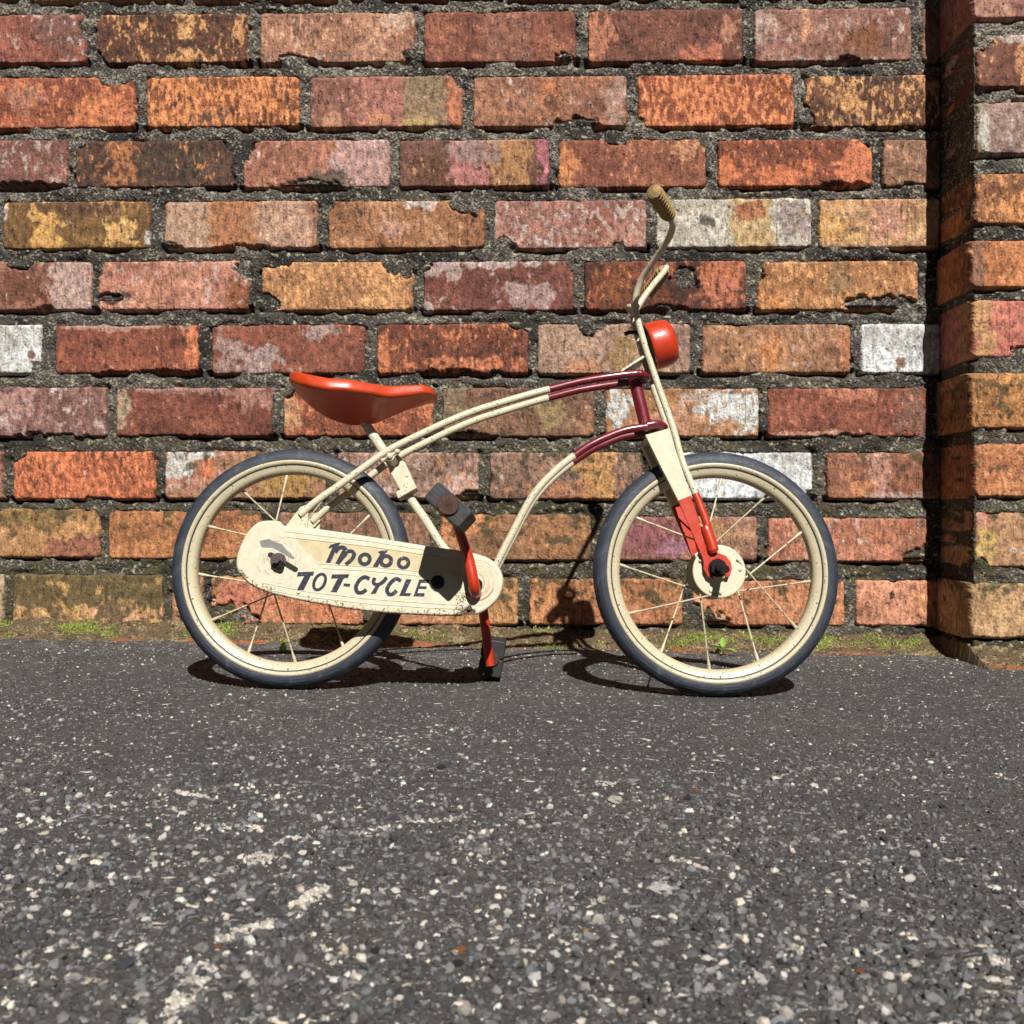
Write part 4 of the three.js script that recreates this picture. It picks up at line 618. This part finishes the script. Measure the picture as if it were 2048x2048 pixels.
// ---- saddle: pressed pan with a rolled edge and a deep belly
{
  const S5 = (u, v, z) => B(560 + u / 3.212, 720 + v / 3.212, z);
  const top = [[55, 112], [64, 82], [100, 70], [180, 88], [300, 110], [450, 122], [600, 150], [700, 165], [830, 160], [920, 158], [970, 178], [995, 205], [1001, 224]];
  const rim = [[55, 126], [70, 136], [110, 152], [180, 168], [300, 192], [450, 201], [600, 220], [700, 236], [830, 226], [920, 214], [970, 217], [995, 225], [1002, 230]];
  const keel = [[55, 128], [80, 172], [120, 225], [200, 300], [300, 368], [450, 418], [600, 410], [700, 372], [830, 312], [920, 275], [970, 253], [995, 240], [1002, 232]];
  const hw = [0.030, 0.040, 0.048, 0.056, 0.061, 0.058, 0.047, 0.038, 0.030, 0.025, 0.020, 0.013, 0.005];
  const NS = 73, NC = 41, lerp = (l, t) => { const f = t * (l.length - 1), i = Math.min(l.length - 2, Math.floor(f)), k = f - i; return l[i] + (l[i + 1] - l[i]) * k; };
  const spl = (l) => { const c = new THREE.CatmullRomCurve3(l.map(([u, v], i) => V3(u, v, hw[i] * 1000)), false, 'catmullrom', 0.3); return (t) => c.getPoint(t); };
  const ts = spl(top), rs = spl(rim), ks = spl(keel);
  const g = gridGeometry(NC, NS, (i, j) => {
    const t = j / (NS - 1), a = ts(t), r = rs(t), k = ks(t), h = Math.max(0.002, a.z / 1000), A = S5(a.x, a.y, h * 0.95), E = S5(r.x, r.y, h), Kp = S5(k.x, k.y, 0), s = (i / (NC - 1)) * 2 - 1, q = Math.abs(s), sg = Math.sign(s) || 1;
    // ring: q 0..0.35 top, 0.35..0.6 rolled edge, 0.6..1 belly to the keel
    let x, y, z; const dipTop = A.y - 0.004 * Math.sin(Math.PI * Math.min(1, t * 1.1));
    if (q < 0.35) { const m = q / 0.35; x = A.x; z = h * 0.9 * m; y = dipTop + (A.y - dipTop) * m * m; }
    else if (q < 0.6) { const m = (q - 0.35) / 0.25, an = m * Math.PI * 0.5; x = A.x + (E.x - A.x) * m; z = h * (0.9 + 0.1 * Math.sin(an)); y = E.y + (A.y - E.y) * Math.cos(an); }
    else { const m = (q - 0.6) / 0.4; x = E.x + (Kp.x - E.x) * m; z = h * (1 - m); y = E.y + (Kp.y - E.y) * Math.pow(m, 1.12); }
    return [x, y, z * sg, x * 6, (q * 0.12 + 0.3 * s) * 6 * 0.3];
  });
  const m = SADDLE_RED.clone(); m.side = THREE.DoubleSide; addMesh('saddle', g, m, bike);
}

// ---- chain guard with its lettering
const GZ = 0.043;
const c1 = (u, v) => [460 + u / 1.95, 1030 + v / 1.95], c2 = (u, v) => [640 + u / 4.55, 1060 + v / 4.55];
const guardPx = [[20, 196], [24, 150], [46, 95], [76, 50], [110, 25], [150, 19], [192, 24], [200, 36], [300, 47], [540, 82], [780, 121], [905, 138], [960, 150], [1010, 168], [1045, 198], [1064, 240], [1062, 285], [1040, 332], [1000, 368], [960, 388], [955, 386], [952, 374], [912, 372], [906, 391], [870, 393], [700, 388], [550, 377], [400, 357], [220, 322], [130, 298], [70, 268], [34, 232]];
const guardPoly = new THREE.CatmullRomCurve3(guardPx.map(([u, v]) => { const [a, b] = c1(u, v); return B(a, b, GZ + 0.006); }), true, 'centripetal').getPoints(170).slice(0, -1);
const gBox = { x0: Math.min(...guardPoly.map((p) => p.x)) - 0.003, x1: Math.max(...guardPoly.map((p) => p.x)) + 0.003, y0: Math.min(...guardPoly.map((p) => p.y)) - 0.003, y1: Math.max(...guardPoly.map((p) => p.y)) + 0.003 };
const GWid = 2048, GHei = Math.round(GWid * (gBox.y1 - gBox.y0) / (gBox.x1 - gBox.x0));
function guardTextures() {
  const cv = document.createElement('canvas'); cv.width = GWid; cv.height = GHei; const x = cv.getContext('2d');
  const bv = document.createElement('canvas'); bv.width = GWid; bv.height = GHei; const bx = bv.getContext('2d');
  const P = (u, v, f = c2) => { const [a, b] = f(u, v), p = B(a, b, GZ + 0.006); return [((p.x - gBox.x0) / (gBox.x1 - gBox.x0)) * GWid, ((gBox.y1 - p.y) / (gBox.y1 - gBox.y0)) * GHei]; };
  const unit = (P(100, 0)[0] - P(0, 0)[0]) / 100, unit1 = (P(100, 0, c1)[0] - P(0, 0, c1)[0]) / 100;
  x.fillStyle = '#e8dfc2'; x.fillRect(0, 0, GWid, GHei); bx.fillStyle = '#808080'; bx.fillRect(0, 0, GWid, GHei);
  const path = (ctx, pts, f, close) => { ctx.beginPath(); pts.forEach(([u, v], i) => { const [a, b] = P(u, v, f); i ? ctx.lineTo(a, b) : ctx.moveTo(a, b); }); if (close) ctx.closePath(); };
  // tan painted panels between the pressed ribs
  x.fillStyle = '#dfcda2'; path(x, [[250, 88], [500, 116], [760, 150], [900, 172], [900, 240], [760, 218], [520, 198], [350, 185], [300, 150]], c1, true); x.fill();
  x.fillStyle = '#e8dfc2'; path(x, [[420, 200], [760, 224], [760, 240], [420, 214]], c1, true); x.fill();
  // pressed ribs
  bx.lineCap = 'round'; const ribs = [[[210, 62], [540, 100], [780, 138], [900, 156]], [[220, 84], [540, 120], [780, 156], [900, 172]], [[340, 188], [540, 200], [760, 220], [905, 240]], [[360, 206], [540, 216], [760, 238], [905, 256]], [[140, 290], [300, 318], [540, 345], [760, 360], [900, 366]], [[120, 262], [300, 298], [540, 326], [760, 342], [900, 350]]];
  for (const r of ribs) { bx.strokeStyle = '#b8b8b8'; bx.lineWidth = 5 * unit1; path(bx, r, c1); bx.stroke(); bx.strokeStyle = '#5c5c5c'; bx.lineWidth = 1.6 * unit1; path(bx, r.map(([u, v]) => [u, v + 4]), c1); bx.stroke(); }
  const [hx, hy] = P(958, 262, c1); for (const [r, c] of [[88, '#a8a8a8'], [74, '#606060'], [66, '#b0b0b0'], [54, '#606060'], [44, '#b0b0b0'], [30, '#606060']]) { bx.strokeStyle = c; bx.lineWidth = 4 * unit1; bx.beginPath(); bx.arc(hx, hy, r * unit1, 0, 7); bx.stroke(); }
  for (const [r, c] of [[70, '#d8bd90'], [50, '#d8bd90'], [34, '#d0a878']]) { x.strokeStyle = c; x.lineWidth = 3.5 * unit1; x.beginPath(); x.arc(hx, hy, r * unit1, -1.3, 1.6); x.stroke(); }
  x.strokeStyle = '#cf7a48'; x.lineWidth = 4 * unit1; x.beginPath(); x.arc(hx, hy, 72 * unit1, 0.35, 1.5); x.stroke(); x.lineWidth = 2.5 * unit1; x.beginPath(); x.arc(hx, hy, 56 * unit1, 0.2, 1.4); x.stroke();
  // grey wear round the rear axle slot
  const R = rng(77); const [ax, ay] = P(185, 175, c1);
  for (let n = 0; n < 260; n++) { const a = R() * 6.28, r = (18 + Math.pow(R(), 1.6) * 75) * unit1, w = (1 + R() * 3) * unit1; x.strokeStyle = `rgba(${110 + R() * 60 | 0},${105 + R() * 50 | 0},${95 + R() * 40 | 0},${0.15 + R() * 0.4})`; x.lineWidth = w * 0.6; x.beginPath(); x.arc(ax, ay, r, a, a + 0.1 + R() * 0.35); x.stroke(); }
  x.fillStyle = '#8d8a84'; path(x, [[112, 100], [150, 92], [170, 104], [200, 112], [222, 140], [252, 168], [240, 172], [205, 150], [165, 128], [120, 126]], c1, true); x.fill();
  // dark slot
  x.strokeStyle = '#15120f'; x.lineCap = 'round'; x.lineWidth = 21 * unit1; path(x, [[155, 155], [252, 212]], c1); x.stroke(); bx.strokeStyle = '#101010'; bx.lineWidth = 18 * unit1; path(bx, [[155, 155], [252, 212]], c1); bx.stroke();
  // lettering, brushed slanting capitals in navy
  const INK = '#1e2236'; x.strokeStyle = x.fillStyle = INK; x.lineJoin = 'round'; x.lineCap = 'butt';
  const stroke = (pts, w, f = c2) => { const q = pts.map(([u, v]) => P(u, v, f)), c = new THREE.CatmullRomCurve3(q.map(([a, b]) => V3(a, b, 0)), false, 'centripetal'); x.lineWidth = w * (f === c2 ? unit : unit1); x.beginPath(); for (let k = 0; k <= 40; k++) { const p = c.getPoint(k / 40); k ? x.lineTo(p.x, p.y) : x.moveTo(p.x, p.y); } x.stroke(); };
  const poly = (pts, f = c2) => { path(x, pts, f, true); x.fill(); };
  const ring = (u, v, r, ry, w, tilt) => { const [a, b] = P(u, v); x.lineWidth = w * unit; x.beginPath(); x.ellipse(a, b, r * unit, ry * unit, tilt, 0, 7); x.stroke(); };
  poly([[72, 158], [90, 132], [182, 108], [166, 142], [118, 152], [78, 168]]); poly([[120, 130], [168, 125], [88, 300], [45, 298]]);
  stroke([[132, 205], [165, 165], [205, 158], [228, 180], [215, 225], [152, 308]], 38); stroke([[212, 240], [250, 195], [290, 195], [306, 220], [285, 265], [228, 314]], 36); poly([[133, 306], [172, 310], [232, 180], [200, 178]]);
  ring(403, 265, 46, 44, 36, -0.5); poly([[520, 196], [560, 186], [616, 180], [596, 212], [540, 216]]); poly([[556, 196], [598, 196], [520, 338], [474, 334]]); ring(598, 280, 46, 44, 36, -0.5); ring(757, 298, 45, 43, 34, -0.5);
  poly([[262, 222], [326, 220], [322, 236], [258, 240]], c1); poly([[292, 228], [318, 226], [284, 294], [258, 292]], c1);
  { const [a, b] = P(347, 261, c1); x.lineWidth = 12 * unit1; x.beginPath(); x.ellipse(a, b, 20 * unit1, 32 * unit1, 0.42, 0, 7); x.stroke(); }
  poly([[396, 231], [463, 230], [458, 246], [392, 248]], c1); poly([[424, 236], [448, 236], [414, 302], [390, 300]], c1); poly([[442, 266], [468, 268], [464, 280], [440, 278]], c1);
  stroke([[448, 444], [400, 428], [350, 462], [322, 525], [340, 568], [385, 566], [418, 540]], 36); stroke([[492, 432], [484, 480], [520, 498], [570, 470], [604, 430]], 34); poly([[520, 480], [556, 480], [500, 582], [456, 580]]);
  stroke([[735, 462], [690, 444], [640, 480], [606, 545], [625, 585], [660, 580], [694, 550]], 36); poly([[782, 446], [832, 448], [772, 572], [830, 574], [812, 602], [716, 600]]);
  poly([[902, 448], [996, 452], [985, 482], [918, 480], [905, 510], [972, 512], [962, 538], [896, 536], [884, 572], [950, 574], [944, 606], [846, 604]]);
  // speckled loss of paint over everything, heavier low down where the edge has rusted
  const im = x.getImageData(0, 0, GWid, GHei), d = im.data;
  for (let j = 0; j < GHei; j++) for (let i = 0; i < GWid; i++) {
    const X = i / GWid * 60, Y = j / GWid * 60, o = (j * GWid + i) * 4, n = fbm(X * 2.2, Y * 2.2, 4), f = noise(X * 9, Y * 9), ink = d[o] < 70 && d[o + 2] > 30;
    const k = 1 + f * 0.04 + fbm(X * 0.5, Y * 0.5, 2) * 0.10; let a = d[o] * k, b = d[o + 1] * k, c = d[o + 2] * k;
    if (ink) { const m = smooth(0.36, 0.44, n + f * 0.14); a += (226 - a) * m; b += (214 - b) * m; c += (186 - c) * m; }
    else { const m = smooth(0.5, 0.56, n + f * 0.16); a += (96 - a) * m * 0.7; b += (72 - b) * m * 0.7; c += (48 - c) * m * 0.7; const st = smooth(0.3, 0.5, fbm(X * 0.8 + 20, Y * 4, 3)) * 0.2; a -= a * st * 0.25; b -= b * st * 0.3; c -= c * st * 0.45; }
    d[o] = a; d[o + 1] = b; d[o + 2] = c;
  }
  x.putImageData(im, 0, 0);
  // chipped lower edge: rust flakes following the outline
  const low = [[34, 232], [70, 268], [130, 298], [220, 322], [400, 357], [550, 377], [700, 388], [870, 393], [906, 388]];
  for (let n = 0; n < 900; n++) { const k = Math.min(low.length - 2, Math.floor(R() * (low.length - 1))), t = R(), u = low[k][0] + (low[k + 1][0] - low[k][0]) * t, v = low[k][1] + (low[k + 1][1] - low[k][1]) * t - Math.pow(R(), 3) * 26, [a, b] = P(u, v, c1), r = (0.4 + R() * R() * 3) * unit1; x.fillStyle = ['#5c3f2a', '#7c5a3c', '#40301f', '#96805a'][n % 4]; x.globalAlpha = 0.75; x.beginPath(); x.ellipse(a, b, r * (1 + R() * 2), r, R() * 3, 0, 7); x.fill(); }
  for (let n = 0; n < 70; n++) { const [a, b] = P(60 + R() * 820, 60 + R() * 300, c1); x.globalAlpha = 0.3; x.strokeStyle = '#8d8468'; x.lineWidth = 0.7 * unit1; x.beginPath(); x.moveTo(a, b); x.lineTo(a + (R() - 0.5) * 60 * unit1, b + (R() - 0.5) * 26 * unit1); x.stroke(); }
  for (let n = 0; n < 120; n++) { const [a, b] = P(875 + R() * 60, 300 + R() * 80, c1), r = (0.5 + R() * 3.5) * unit1; x.globalAlpha = 0.6; x.fillStyle = ['#6b4c34', '#8a6a48', '#4a3626'][n % 3]; x.beginPath(); x.ellipse(a, b, r, r * (0.5 + R()), R() * 3, 0, 7); x.fill(); }
  x.globalAlpha = 1;
  const t = new THREE.CanvasTexture(cv); t.colorSpace = THREE.SRGBColorSpace; return [t, new THREE.CanvasTexture(bv)];
}
{
  const s = new THREE.Shape(guardPoly.map((p) => new THREE.Vector2(p.x, p.y)));
  const g = new THREE.ExtrudeGeometry(s, { depth: 0.006, bevelEnabled: true, bevelThickness: 0.003, bevelSize: 0.0025, bevelOffset: -0.0025, bevelSegments: 5, curveSegments: 8 }); g.translate(0, 0, GZ - 0.006);
  const p = g.attributes.position, uv = g.attributes.uv; for (let i = 0; i < p.count; i++) uv.setXY(i, (p.getX(i) - gBox.x0) / (gBox.x1 - gBox.x0), (p.getY(i) - gBox.y0) / (gBox.y1 - gBox.y0));
  const [map, bump] = guardTextures();
  const guard = addMesh('chain_guard', g, new THREE.MeshPhysicalMaterial({ map, color: new THREE.Color(0.7, 0.7, 0.7), bumpMap: bump, bumpScale: 0.0016, roughness: 0.5, clearcoat: 0.2, clearcoatRoughness: 0.4 }), bike); guard.userData.label = 'cream chain guard with navy slanting lettering and rust along its lower edge';
  const top = GZ + 0.0031;
  const pl = B(...c1(810, 262), top); addMesh('rubber_plug', latheZ([[0.0001, 0.0022], [0.0055, 0.002], [0.0068, 0.0008], [0.007, 0]].reverse(), 24).translate(pl.x, pl.y, top), RUBBER, guard);
  const nt = B(...c1(183, 177), top + 0.006); addMesh('axle_nut', mergeGeometries([hexNut(0.0072, 0.0065, V3(nt.x, nt.y, top + 0.0034)), cyl(0.0082, 0.0082, 0.0012, V3(nt.x, nt.y, top + 0.0007)).toNonIndexed(), cyl(0.0036, 0.0034, 0.006, V3(nt.x, nt.y, top + 0.0085)).toNonIndexed()]), STEEL, guard);
  const br = [[915, 330], [950, 322], [958, 372], [952, 386], [912, 386]].map(([u, v]) => B(...c1(u, v), top)); const brk = addMesh('bracket', plate(br, top - 0.0035, 0.002), RUSTY, guard);
  const bb = B(...c1(934, 362), top); addMesh('bracket_bolt', cyl(0.0028, 0.0024, 0.003, V3(bb.x, bb.y, top), 14), STEEL, guard);
}
// ---- crank and pedals
const bb0 = B(957, 1174, 0);
addMesh('crank_axle', cyl(0.0065, 0.0065, 0.105, V3(bb0.x, bb0.y, 0.004), 20), DARK_STEEL, bike);
addMesh('bottom_bracket', cyl(0.014, 0.014, 0.05, V3(bb0.x, bb0.y, 0), 28), CREAM, bike);
const c3 = (u, v, z) => B(840 + u / 3.64, 940 + v / 3.64, z), c4 = (u, v, z) => B(920 + u / 5.46, 1180 + v / 5.46, z);
function pedal(nearC, farC, long, high, turn, capR, capAtNear) {
  const axis = nearC.clone().sub(farC), len = axis.length(), p = new THREE.Group(); p.name = 'pedal'; bike.add(p); p.position.copy(farC);
  p.quaternion.setFromUnitVectors(V3(0, 0, 1), axis.normalize()); p.rotateZ(turn);
  for (const s of [-1, 1]) {   // two rubber blocks either side of the spindle, each with cross grooves
    const n = 5, parts = [], w = long * 0.5 - 0.001;
    const sh = new THREE.Shape(); const a = w / 2, b = high / 2, r = 0.0035; sh.moveTo(-a + r, -b); sh.lineTo(a - r, -b); sh.quadraticCurveTo(a, -b, a, -b + r); sh.lineTo(a, b - r); sh.quadraticCurveTo(a, b, a - r, b); sh.lineTo(-a + r, b); sh.quadraticCurveTo(-a, b, -a, b - r); sh.lineTo(-a, -b + r); sh.quadraticCurveTo(-a, -b, -a + r, -b);
    for (let k = 0; k < n; k++) { const L = len / n - 0.0016, e = new THREE.ExtrudeGeometry(sh, { depth: L - 0.002, bevelEnabled: true, bevelThickness: 0.001, bevelSize: 0.001, bevelOffset: -0.001, bevelSegments: 2, curveSegments: 5 }); e.translate(s * (long * 0.25), 0, (k * len) / n + 0.0018); parts.push(e); }
    parts.push(new THREE.BoxGeometry(w - 0.003, high - 0.004, len - 0.006).toNonIndexed().translate(s * (long * 0.25), 0, len / 2));
    parts.forEach((q) => { for (const k of Object.keys(q.attributes)) if (!['position', 'normal', 'uv'].includes(k)) q.deleteAttribute(k); });
    addMesh('rubber_block', mergeGeometries(parts), RUBBER, p);
  }
  for (const e of [0, 1]) { const z = e ? len + 0.0008 : -0.0008; const cap = latheZ([[0.0001, 0.0026], [0.0028, 0.0022], [0.0042, 0.0006], [capR * 0.9, 0.0009], [capR, 0.0004], [capR, -0.0012], [0.0001, -0.0012]].reverse(), 32); if (!e) cap.rotateX(Math.PI); cap.translate(0, 0, z); addMesh('end_cap', cap, RUSTY, p); }
  return p;
}
{
  // near side, pedal up
  const zc = GZ + 0.018, a = c3(392, 850, zc), near = c3(206, 250, zc + 0.074), far = V3(near.x + 0.001, near.y, zc + 0.013), top = V3(near.x + 0.001, near.y - 0.004, zc + 0.004), mid = c3(352, 640, zc + 0.001);
  addMesh('crank_arm', mergeGeometries([sweep([V3(a.x + 0.002, a.y - 0.004, GZ - 0.01), V3(a.x + 0.001, a.y - 0.005, GZ + 0.009), V3(a.x, a.y + 0.002, zc), mid, V3(top.x, top.y, zc + 0.006), V3(top.x - 0.0005, top.y + 0.006, zc + 0.0105)], (t) => 0.0062 - t * 0.0014, { segs: 48, sides: 16 })]), RED, bike);
  addMesh('pedal_spindle', sweep([V3(top.x, top.y + 0.006, zc + 0.004), far.clone().lerp(near, 0.05), far.clone().lerp(near, 0.5)], 0.004, { segs: 10 }), DARK_STEEL, bike);
  pedal(near, far, 0.045, 0.021, -0.72, 0.0104, true);
  // far side, pedal down, standing on the asphalt
  const zf = -0.046, e = c4(330, 830, zf), s = V3(bb0.x, bb0.y, zf);
  addMesh('crank_arm', sweep([V3(s.x, s.y, -0.03), V3(s.x, s.y, -0.041), V3(s.x + (e.x - s.x) * 0.06, s.y + (e.y - s.y) * 0.06, zf), s.clone().lerp(e, 0.5), e], (t) => 0.0058 - t * 0.001, { segs: 40, sides: 16 }), RED, bike);
  const n2 = c4(345, 748, -0.056); pedal(n2, V3(n2.x, n2.y + 0.0045, -0.112), 0.041, 0.026, Math.PI / 2 - 0.13, 0.0088, true);
}

// ---- fork: flat blades, paired steering rods that run up into the handlebar
const z8 = (u, v, z) => B(1280 + u / 5.083, 840 + v / 5.083, z), z7 = (u, v, z) => B(1180 + u / 8.05, 620 + v / 8.05, z), z6 = (u, v, z) => B(1200 + u / 4.6, 340 + v / 4.6, z);
const BLZ = 0.0265;
for (const s of [1, -1]) {
  const up = [[60, 155], [285, 92], [360, 310], [512, 768], [392, 815], [220, 480]].map(([u, v]) => z8(u, v, BLZ + 0.002));
  const lo = [[392, 815], [512, 768], [612, 1075], [665, 1290], [712, 1362], [790, 1352], [872, 1384], [922, 1450], [930, 1520], [905, 1592], [878, 1590], [862, 1540], [845, 1560], [760, 1560], [735, 1575], [748, 1622], [690, 1585], [655, 1520], [652, 1448], [640, 1400]].map(([u, v]) => z8(u, v, BLZ + 0.002));
  const z0 = s > 0 ? BLZ : -BLZ - 0.002;
  const blade = addMesh('fork_blade', plate(up, z0, 0.0022, 0.0005), CREAM_CLEAN, bike);
  addMesh('fork_end', plate(lo, z0 - 0.0001 * s, 0.0022, 0.0005), RED, blade).userData.label = 'red painted lower end of the fork blade';
  // folded front flange of the blade
  const fl = addMesh('blade_flange', plate([[60, 155], [66, 150], [230, 478], [402, 812], [392, 818], [215, 480]].map(([u, v]) => z8(u, v, BLZ)), s > 0 ? BLZ - 0.0075 : -BLZ, 0.0074, 0.0004), CREAM_CLEAN, blade);
}
{ // crown that joins the blades
  const a = z8(78, 150, BLZ), b = z8(280, 98, BLZ); addMesh('fork_crown', plate([a, b, b.clone().add(V3(0.0015, -0.004, 0)), a.clone().add(V3(0.0015, -0.004, 0))], -BLZ, 2 * BLZ, 0.0006), CREAM_CLEAN, bike);
  addMesh('steerer', sweep([headTop.clone().addScaledVector(headDir, -0.009), headBot.clone().addScaledVector(headDir, 0.012)].flatMap((p, i) => (i ? [headTop.clone().lerp(headBot, 0.5), p] : [p])), 0.0045, { segs: 10 }), DARK_STEEL, bike);
}
const RODZ = 0.0135;
for (const s of [1, -1]) {
  const rodPts = [z8(740, 1340, 0.0295), z8(690, 1090, 0.0275), z8(562, 745, 0.024), z8(430, 420, 0.0195), z7(1345, 1920, 0.0165), z7(1090, 1200, RODZ), z7(880, 560, RODZ), z7(790, 250, RODZ)];
  const flip = (p) => V3(p.x, p.y, s * p.z);
  const P = rodPts.map(flip), cut = 0.32;
  const curve = new THREE.CatmullRomCurve3(P, false, 'centripetal'); const at = flip(z8(565, 750, 0.024)); let best = 0, bd = 9; for (let k = 0; k <= 400; k++) { const d = curve.getPointAt(k / 400).distanceTo(at); if (d < bd) { bd = d; best = k / 400; } }
  const rod = addMesh('steering_rod', sweep(P, 0.0036, { segs: 70, from: best, to: 1 }), CREAM, bike);
  const red = addMesh('painted_end', sweep(P, 0.0042, { segs: 40, from: 0.03, to: best }), RED, rod); red.userData.label = 'red painted lower end of the rod';
  addMesh('socket', sweep([z8(752, 1352, 0.030), z8(728, 1260, 0.0295), z8(660, 1080, 0.0275)].map(flip), (t) => 0.0058 * (t < 0.08 ? 0.75 : 1) * (t > 0.9 ? 0.92 : 1), { segs: 24 }), RED, rod);
}
// ---- handlebar: two bars, each bent up, out and back to a grip
const barNear = [z7(790, 250, RODZ), z6(330, 1290, 0.0135), z6(328, 1170, 0.016), z6(382, 1005, 0.025), z6(470, 872, 0.039), z6(560, 740, 0.055), z6(640, 610, 0.072), z6(668, 500, 0.086), z6(640, 432, 0.095), z6(600, 372, 0.104)];
const gripNear = [z6(640, 425, 0.096), z6(575, 320, 0.116), z6(520, 232, 0.132), z6(487, 182, 0.141)];
const barFar = [V3(barNear[0].x, barNear[0].y, -RODZ), V3(barNear[1].x, barNear[1].y, -0.0135), B(1283, 602, -0.016), B(1306, 570, -0.026), B(1326, 546, -0.038), B(1333, 535, -0.046), B(1328, 540, -0.054), B(1322, 548, -0.060)];
const gripFar = [B(1329, 538, -0.053), B(1317, 556, -0.066), B(1302, 576, -0.082), B(1294, 588, -0.090)];
for (const [b, g] of [[barNear, gripNear], [barFar, gripFar]]) {
  const bar = addMesh('handlebar', sweep(b, 0.0034, { segs: 80 }), CREAM, bike);
  addMesh('grip', sweep(g, (t) => (0.0076 + 0.0007 * Math.sin(t * 62)) * (t > 0.9 ? Math.sqrt(1 - Math.pow((t - 0.9) / 0.1, 2)) * 0.98 + 0.02 : t < 0.1 ? 0.75 + 2.5 * t : 1), { segs: 90, sides: 20 }), GRIP, bar);
}
{ // bridge between the bars, with a lug
  const a = z6(268, 1262, 0), b = z6(332, 1290, 0); addMesh('stem_bridge', mergeGeometries([sweep([V3(b.x, b.y, RODZ), V3((a.x + b.x) / 2 - 0.002, (a.y + b.y) / 2, 0.006), V3(a.x, a.y, 0), V3((a.x + b.x) / 2 - 0.002, (a.y + b.y) / 2, -0.006), V3(b.x, b.y, -RODZ)], 0.0034, { segs: 24 })]), CREAM, bike);
  // top plate over the head lug
  const q = [[505, 985], [515, 958], [700, 838], [850, 738], [872, 752], [860, 770], [705, 862], [520, 982]].map(([u, v]) => z7(u, v, 0.018)); addMesh('head_plate', plate(q, -0.018, 0.036, 0.0004), CREAM, bike);
}
// ---- headlamp: red cup on a bolt between the rods
{
  const c = z7(945, 605, 0), rim = z7(1075, 975, 0), rim2 = z7(842, 225, 0), R = rim.distanceTo(rim2) / 2 * 0.97, ax = V3(-(rim.y - rim2.y), rim.x - rim2.x, 0).normalize(); if (ax.x < 0) ax.negate();
  const lamp = new THREE.Group(); lamp.name = 'headlamp'; lamp.position.set(c.x, c.y, 0); lamp.quaternion.setFromUnitVectors(V3(0, 1, 0), ax); bike.add(lamp);
  const k = R / 0.0255, pr = [[0.0238, 0], [0.0252, 0.0008], [0.0255, 0.004], [0.0255, 0.012], [0.0250, 0.0185], [0.0232, 0.0235], [0.0205, 0.0262], [0.0180, 0.0272], [0.0175, 0.0262], [0.0001, 0.0262]].map(([r, y]) => new THREE.Vector2(r * k, y * k)), shell = new THREE.LatheGeometry(pr, 64); const sm = LAMP_RED.clone(); sm.side = THREE.DoubleSide;
  addMesh('lamp_body', shell, sm, lamp);
  addMesh('back_plate', new THREE.CylinderGeometry(0.0238 * k, 0.0238 * k, 0.0012, 48).translate(0, 0.0012, 0), DARK_STEEL, lamp);
  addMesh('lamp_glass', new THREE.SphereGeometry(0.03 * k, 32, 10, 0, 7, 0, 0.62).translate(0, 0.0018 * k, 0), new THREE.MeshPhysicalMaterial({ color: 0xffffff, transmission: 1, thickness: 0, roughness: 0.05 }), lamp);
  const t0 = z7(560, 405, 0), t1 = z7(705, 330, 0); addMesh('lamp_bolt', sweep([V3(t0.x, t0.y, 0.004), t0.clone().lerp(t1, 0.5).setZ(0.002), V3(c.x - 0.002, t1.y - 0.004, 0)], 0.0022, { segs: 14 }), DARK_STEEL, bike);
}
// ---- front axle nuts
for (const s of [1, -1]) { const n = B(1437, 1135, BLZ + 0.008); addMesh('axle_nut', mergeGeometries([hexNut(0.0082, 0.0065, V3(n.x, n.y, s * (BLZ + 0.0062))), cyl(0.0095, 0.0095, 0.0012, V3(n.x, n.y, s * (BLZ + 0.0030))).toNonIndexed(), cyl(0.004, 0.0036, 0.009, V3(n.x, n.y, s * (BLZ + 0.0125))).toNonIndexed()]), DARK_STEEL, bike); }
console.log('bicycle done');

renderer.render(scene, camera);
